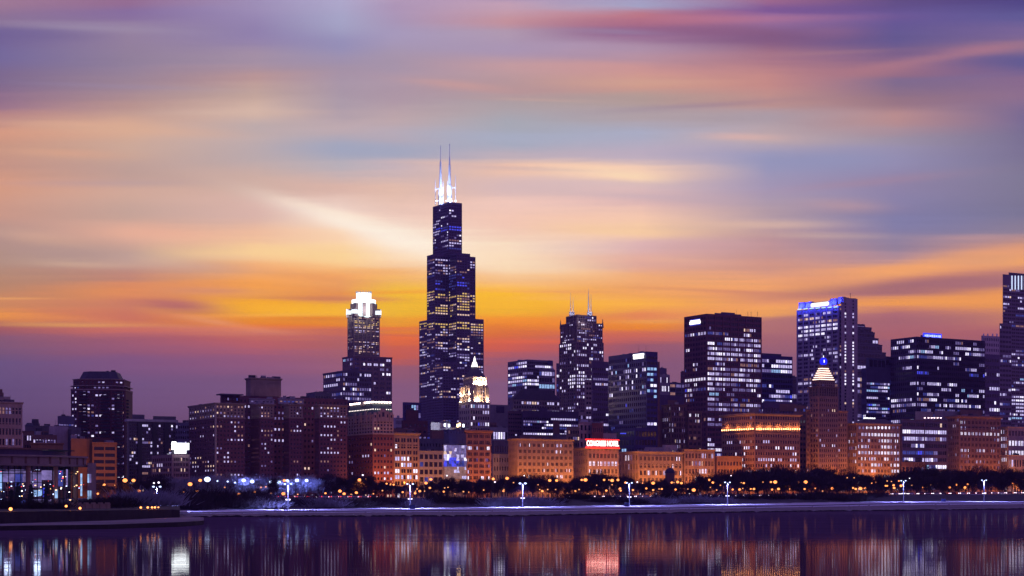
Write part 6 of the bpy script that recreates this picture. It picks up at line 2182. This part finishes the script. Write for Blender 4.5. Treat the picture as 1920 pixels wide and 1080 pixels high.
DN = 418.0
zf0, zf1, zf2, zf3 = zy(872, DN), zy(868, DN), zy(854.5, DN), zy(851, DN)
arcwall('fascia', b.wall, RR, zf1, zf2, rin=RR - 1.5)
arcwall('fascia_moulding', b.wall, RR + .5, zf0, zf1, rin=RR - 2)
arcwall('fascia_moulding', b.wall, RR + .5, zf2, zf3, rin=RR - 2)
for t in np.arange(-40, 88, 6.1):
    c = arc(RR + .05, t, t, 1)[0]
    b.add('fascia_joint', M_BROWN, box((*c, (zf1 + zf2) / 2), (.45, .3, zf2 - zf1 - .05), R(t)))
arcwall('attic_band', M_BLACK, RR - 4, zf3, zy(840.5, DN), a1=60, rin=RR - 6)
arcwall('roof_edge', M_BROWN, RR - 3.2, zy(840.5, DN), zy(837, DN), a1=62, rin=RR - 7)
arcwall('attic_glass', M_NAVY, RR - 6, zf3, zy(841, DN), a0=60, a1=88, n=10)
top_ = arc(RR - 3.5, -40, 88, 30)
b.add('roof', M_ROOF, prism(top_ + [(CX, CY + 20)], zy(838.5, DN) - .2, zy(838.5, DN)))
# columns
for t in (2.5, 17.5, 32.5, 47.5, 62.5, 77.5, -12.5):
    c = arc(RR - .9, t, t, 1)[0]
    b.add('column_shaft', surf('column_stone', (.42, .26, .19)), prism(ring(c[0], c[1], .62, 12), zg, zf0))
# glass wall with mullions and the room behind
RG = RR - 3.0
arcwall('mullion', M_DARK, RG, zg, zg + .3, rin=RG - .15)
for z in (zy(935, DN), zy(918, DN), zy(904, DN), zy(887, DN), zy(881, DN)):
    arcwall('mullion', M_DARK, RG + .02, z - .08, z + .08, rin=RG - .12)
for t in np.arange(-38, 88, 3.0):
    c = arc(RG, t, t, 1)[0]
    b.add('mullion', M_DARK, box((*c, (zg + zf0) / 2), (.13, .2, zf0 - zg), R(t)))


def clear_glass():
    m, N = mat_new('clear_glass')
    g = N.n('ShaderNodeBsdfGlossy')
    g.inputs['Roughness'].default_value = .02
    g.inputs['Color'].default_value = (.8, .8, .9, 1)
    tr = N.n('ShaderNodeBsdfTransparent')
    tr.inputs[0].default_value = (.85, .88, .92, 1)
    fr = N.n('ShaderNodeFresnel')
    fr.inputs[0].default_value = 1.45
    mx = N.n('ShaderNodeMixShader')
    N.l.new(fr.outputs[0], mx.inputs[0])
    N.l.new(tr.outputs[0], mx.inputs[1])
    N.l.new(g.outputs[0], mx.inputs[2])
    o = N.n('ShaderNodeOutputMaterial')
    N.l.new(mx.outputs[0], o.inputs[0])
    return m


arcwall('glass_wall', clear_glass(), RG - .2, zg, zf0)
arcwall('ceiling_band', M_BLACK, RG - .5, zy(879, DN), zf0, rin=RG - 2)
# interior: back wall pieces, floor, lit panels
b.add('floor', M_GREYD, prism(arc(RG - .6, -40, 86, 30) + [(CX, CY + 8)], zg - .1, zg + .05))
M_INW = surf('interior_wall', (.35, .36, .40), .8)
for a0, a1, r, za, zb_, m in ((-30, 12, 19, zg, zf0, M_INW), (14, 36, 20, zg, zf0, M_INW), (37, 60, 17, zg, zf0, M_BLACK), (60, 86, 20, zg, zf0, M_BLACK)):
    arcwall('inner_wall', m, r, za, zb_, a0=a0, a1=a1, n=9)
rg = np.random.default_rng(21)
WP = [(20, 44, 880, 905, 2), (44, 60, 882, 904, 2), (58, 78, 886, 914, 2), (78, 97, 882, 900, 2), (63, 72, 918, 931, 9), (72, 80, 917, 930, 9), (80, 86, 915, 932, 5), (28, 42, 888, 912, 6), (100, 118, 882, 912, 6), (5, 20, 884, 905, 2), (-10, 4, 884, 920, 9), (60, 96, 936, 946, 2), (20, 50, 938, 946, 6), (103, 108, 918, 934, 9), (124, 127, 880, 912, 2), (151, 154, 888, 930, 9)]
for (xa, xb, ya, yb, code) in WP:
    D = 434 + rg.uniform(-1, 3)
    b.add('lit_panel', WM[code], box(((U(xa) + U(xb)) / 2 * D, D, (zy(ya, D) + zy(yb, D)) / 2), ((xb - xa) / F * D, .25, (yb - ya) / F * D)))
MS = [glow('spot_white', (1, .95, .9), 5), glow('spot_amber', (1, .6, .25), 4), glow('spot_blue', (.5, .6, 1), 5), glow('spot_red', (1, .05, .05), 2.5)]
for k_ in range(60):
    xx = rg.uniform(0, 158)
    yy_ = rg.choice([rg.uniform(884, 912), rg.uniform(905, 938), rg.uniform(908, 930)])
    D = 429 + rg.uniform(-1.5, 3)
    s_ = rg.uniform(.10, .22)
    b.add('spot_lamp', MS[rg.choice([0, 0, 1, 1, 2, 2, 3])], box((U(xx) * D, D, zy(yy_, D)), (s_ * rg.uniform(.8, 2.2), s_, s_)))
# stone end block
D = 436
for (xa, xb, ya, yb) in ((164, 180, 868, 947),):
    poly = b.foot(xa, None, xb, D, 14, 8)
    b.add('end_block', b.wall, prism(poly, zg, zy(ya, D)))
    for (x, y0, y1, cd_) in ((162.5 + 3.2, 889, 905, 9), (169.5, 889, 905, 2), (165.8, 920, 936, 9), (169.8, 920, 935, 9)):
        p, a, nn = b.face(x, (y0 + y1) / 2, vol=dict(poly=poly), edge=1, out=.05)
        b.add('slit_window', WM[cd_], box(p, (.42, .12, (y1 - y0) / F * D), a))
# indoor planted trees
for (x, hh) in ((32, 6.5), (56, 6.0), (86, 6.0), (20, 4.5)):
    D = 424.0
    q = prism(ring(U(x) * D, D, hh * .14, 8), zg, zg + hh, ring(U(x) * D, D, .03, 8))
    for k_ in range(260):
        zt_ = rg.uniform(.5, hh)
        w_ = (hh - zt_) * .28 + .15
        c = np.array((U(x) * D + rg.normal(0, w_ * .5), D + rg.normal(0, .5), zg + zt_))
        q.append(np.array([c, c + (.35, 0, -.05), c + (.42, .1, .12), c + (.05, .1, .12)]))
    b.add('planted_tree', surf('dark_needles', (.03, .05, .035), .9), q)
b.extra.append(lambda r, bs: light('room_light', r, (U(70) * 437, 437, 13), 900, (.55, .68, 1.0), 1.0, bs))
b.extra.append(lambda r, bs: light('room_light', r, (U(15) * 437, 437, 13), 600, (.6, .7, 1.0), 1.0, bs))
b.finish()

# ------------------------------------------------------------------ dusk haze
m = bpy.data.materials.new('dusk_haze')
m.use_nodes = True
m.node_tree.nodes.clear()
H_ = NT(m.node_tree)
pv = H_.n('ShaderNodeVolumePrincipled')
pv.inputs['Color'].default_value = (.56, .37, 1.0, 1)
pv.inputs['Density'].default_value = HAZE
pv.inputs['Anisotropy'].default_value = 0.0
ho = H_.n('ShaderNodeOutputMaterial')
H_.l.new(pv.outputs[0], ho.inputs['Volume'])
hz_ = obj('haze', box((0, 1550, 258), (4200, 3400, 524)), m)
hz_['kind'] = 'stuff'
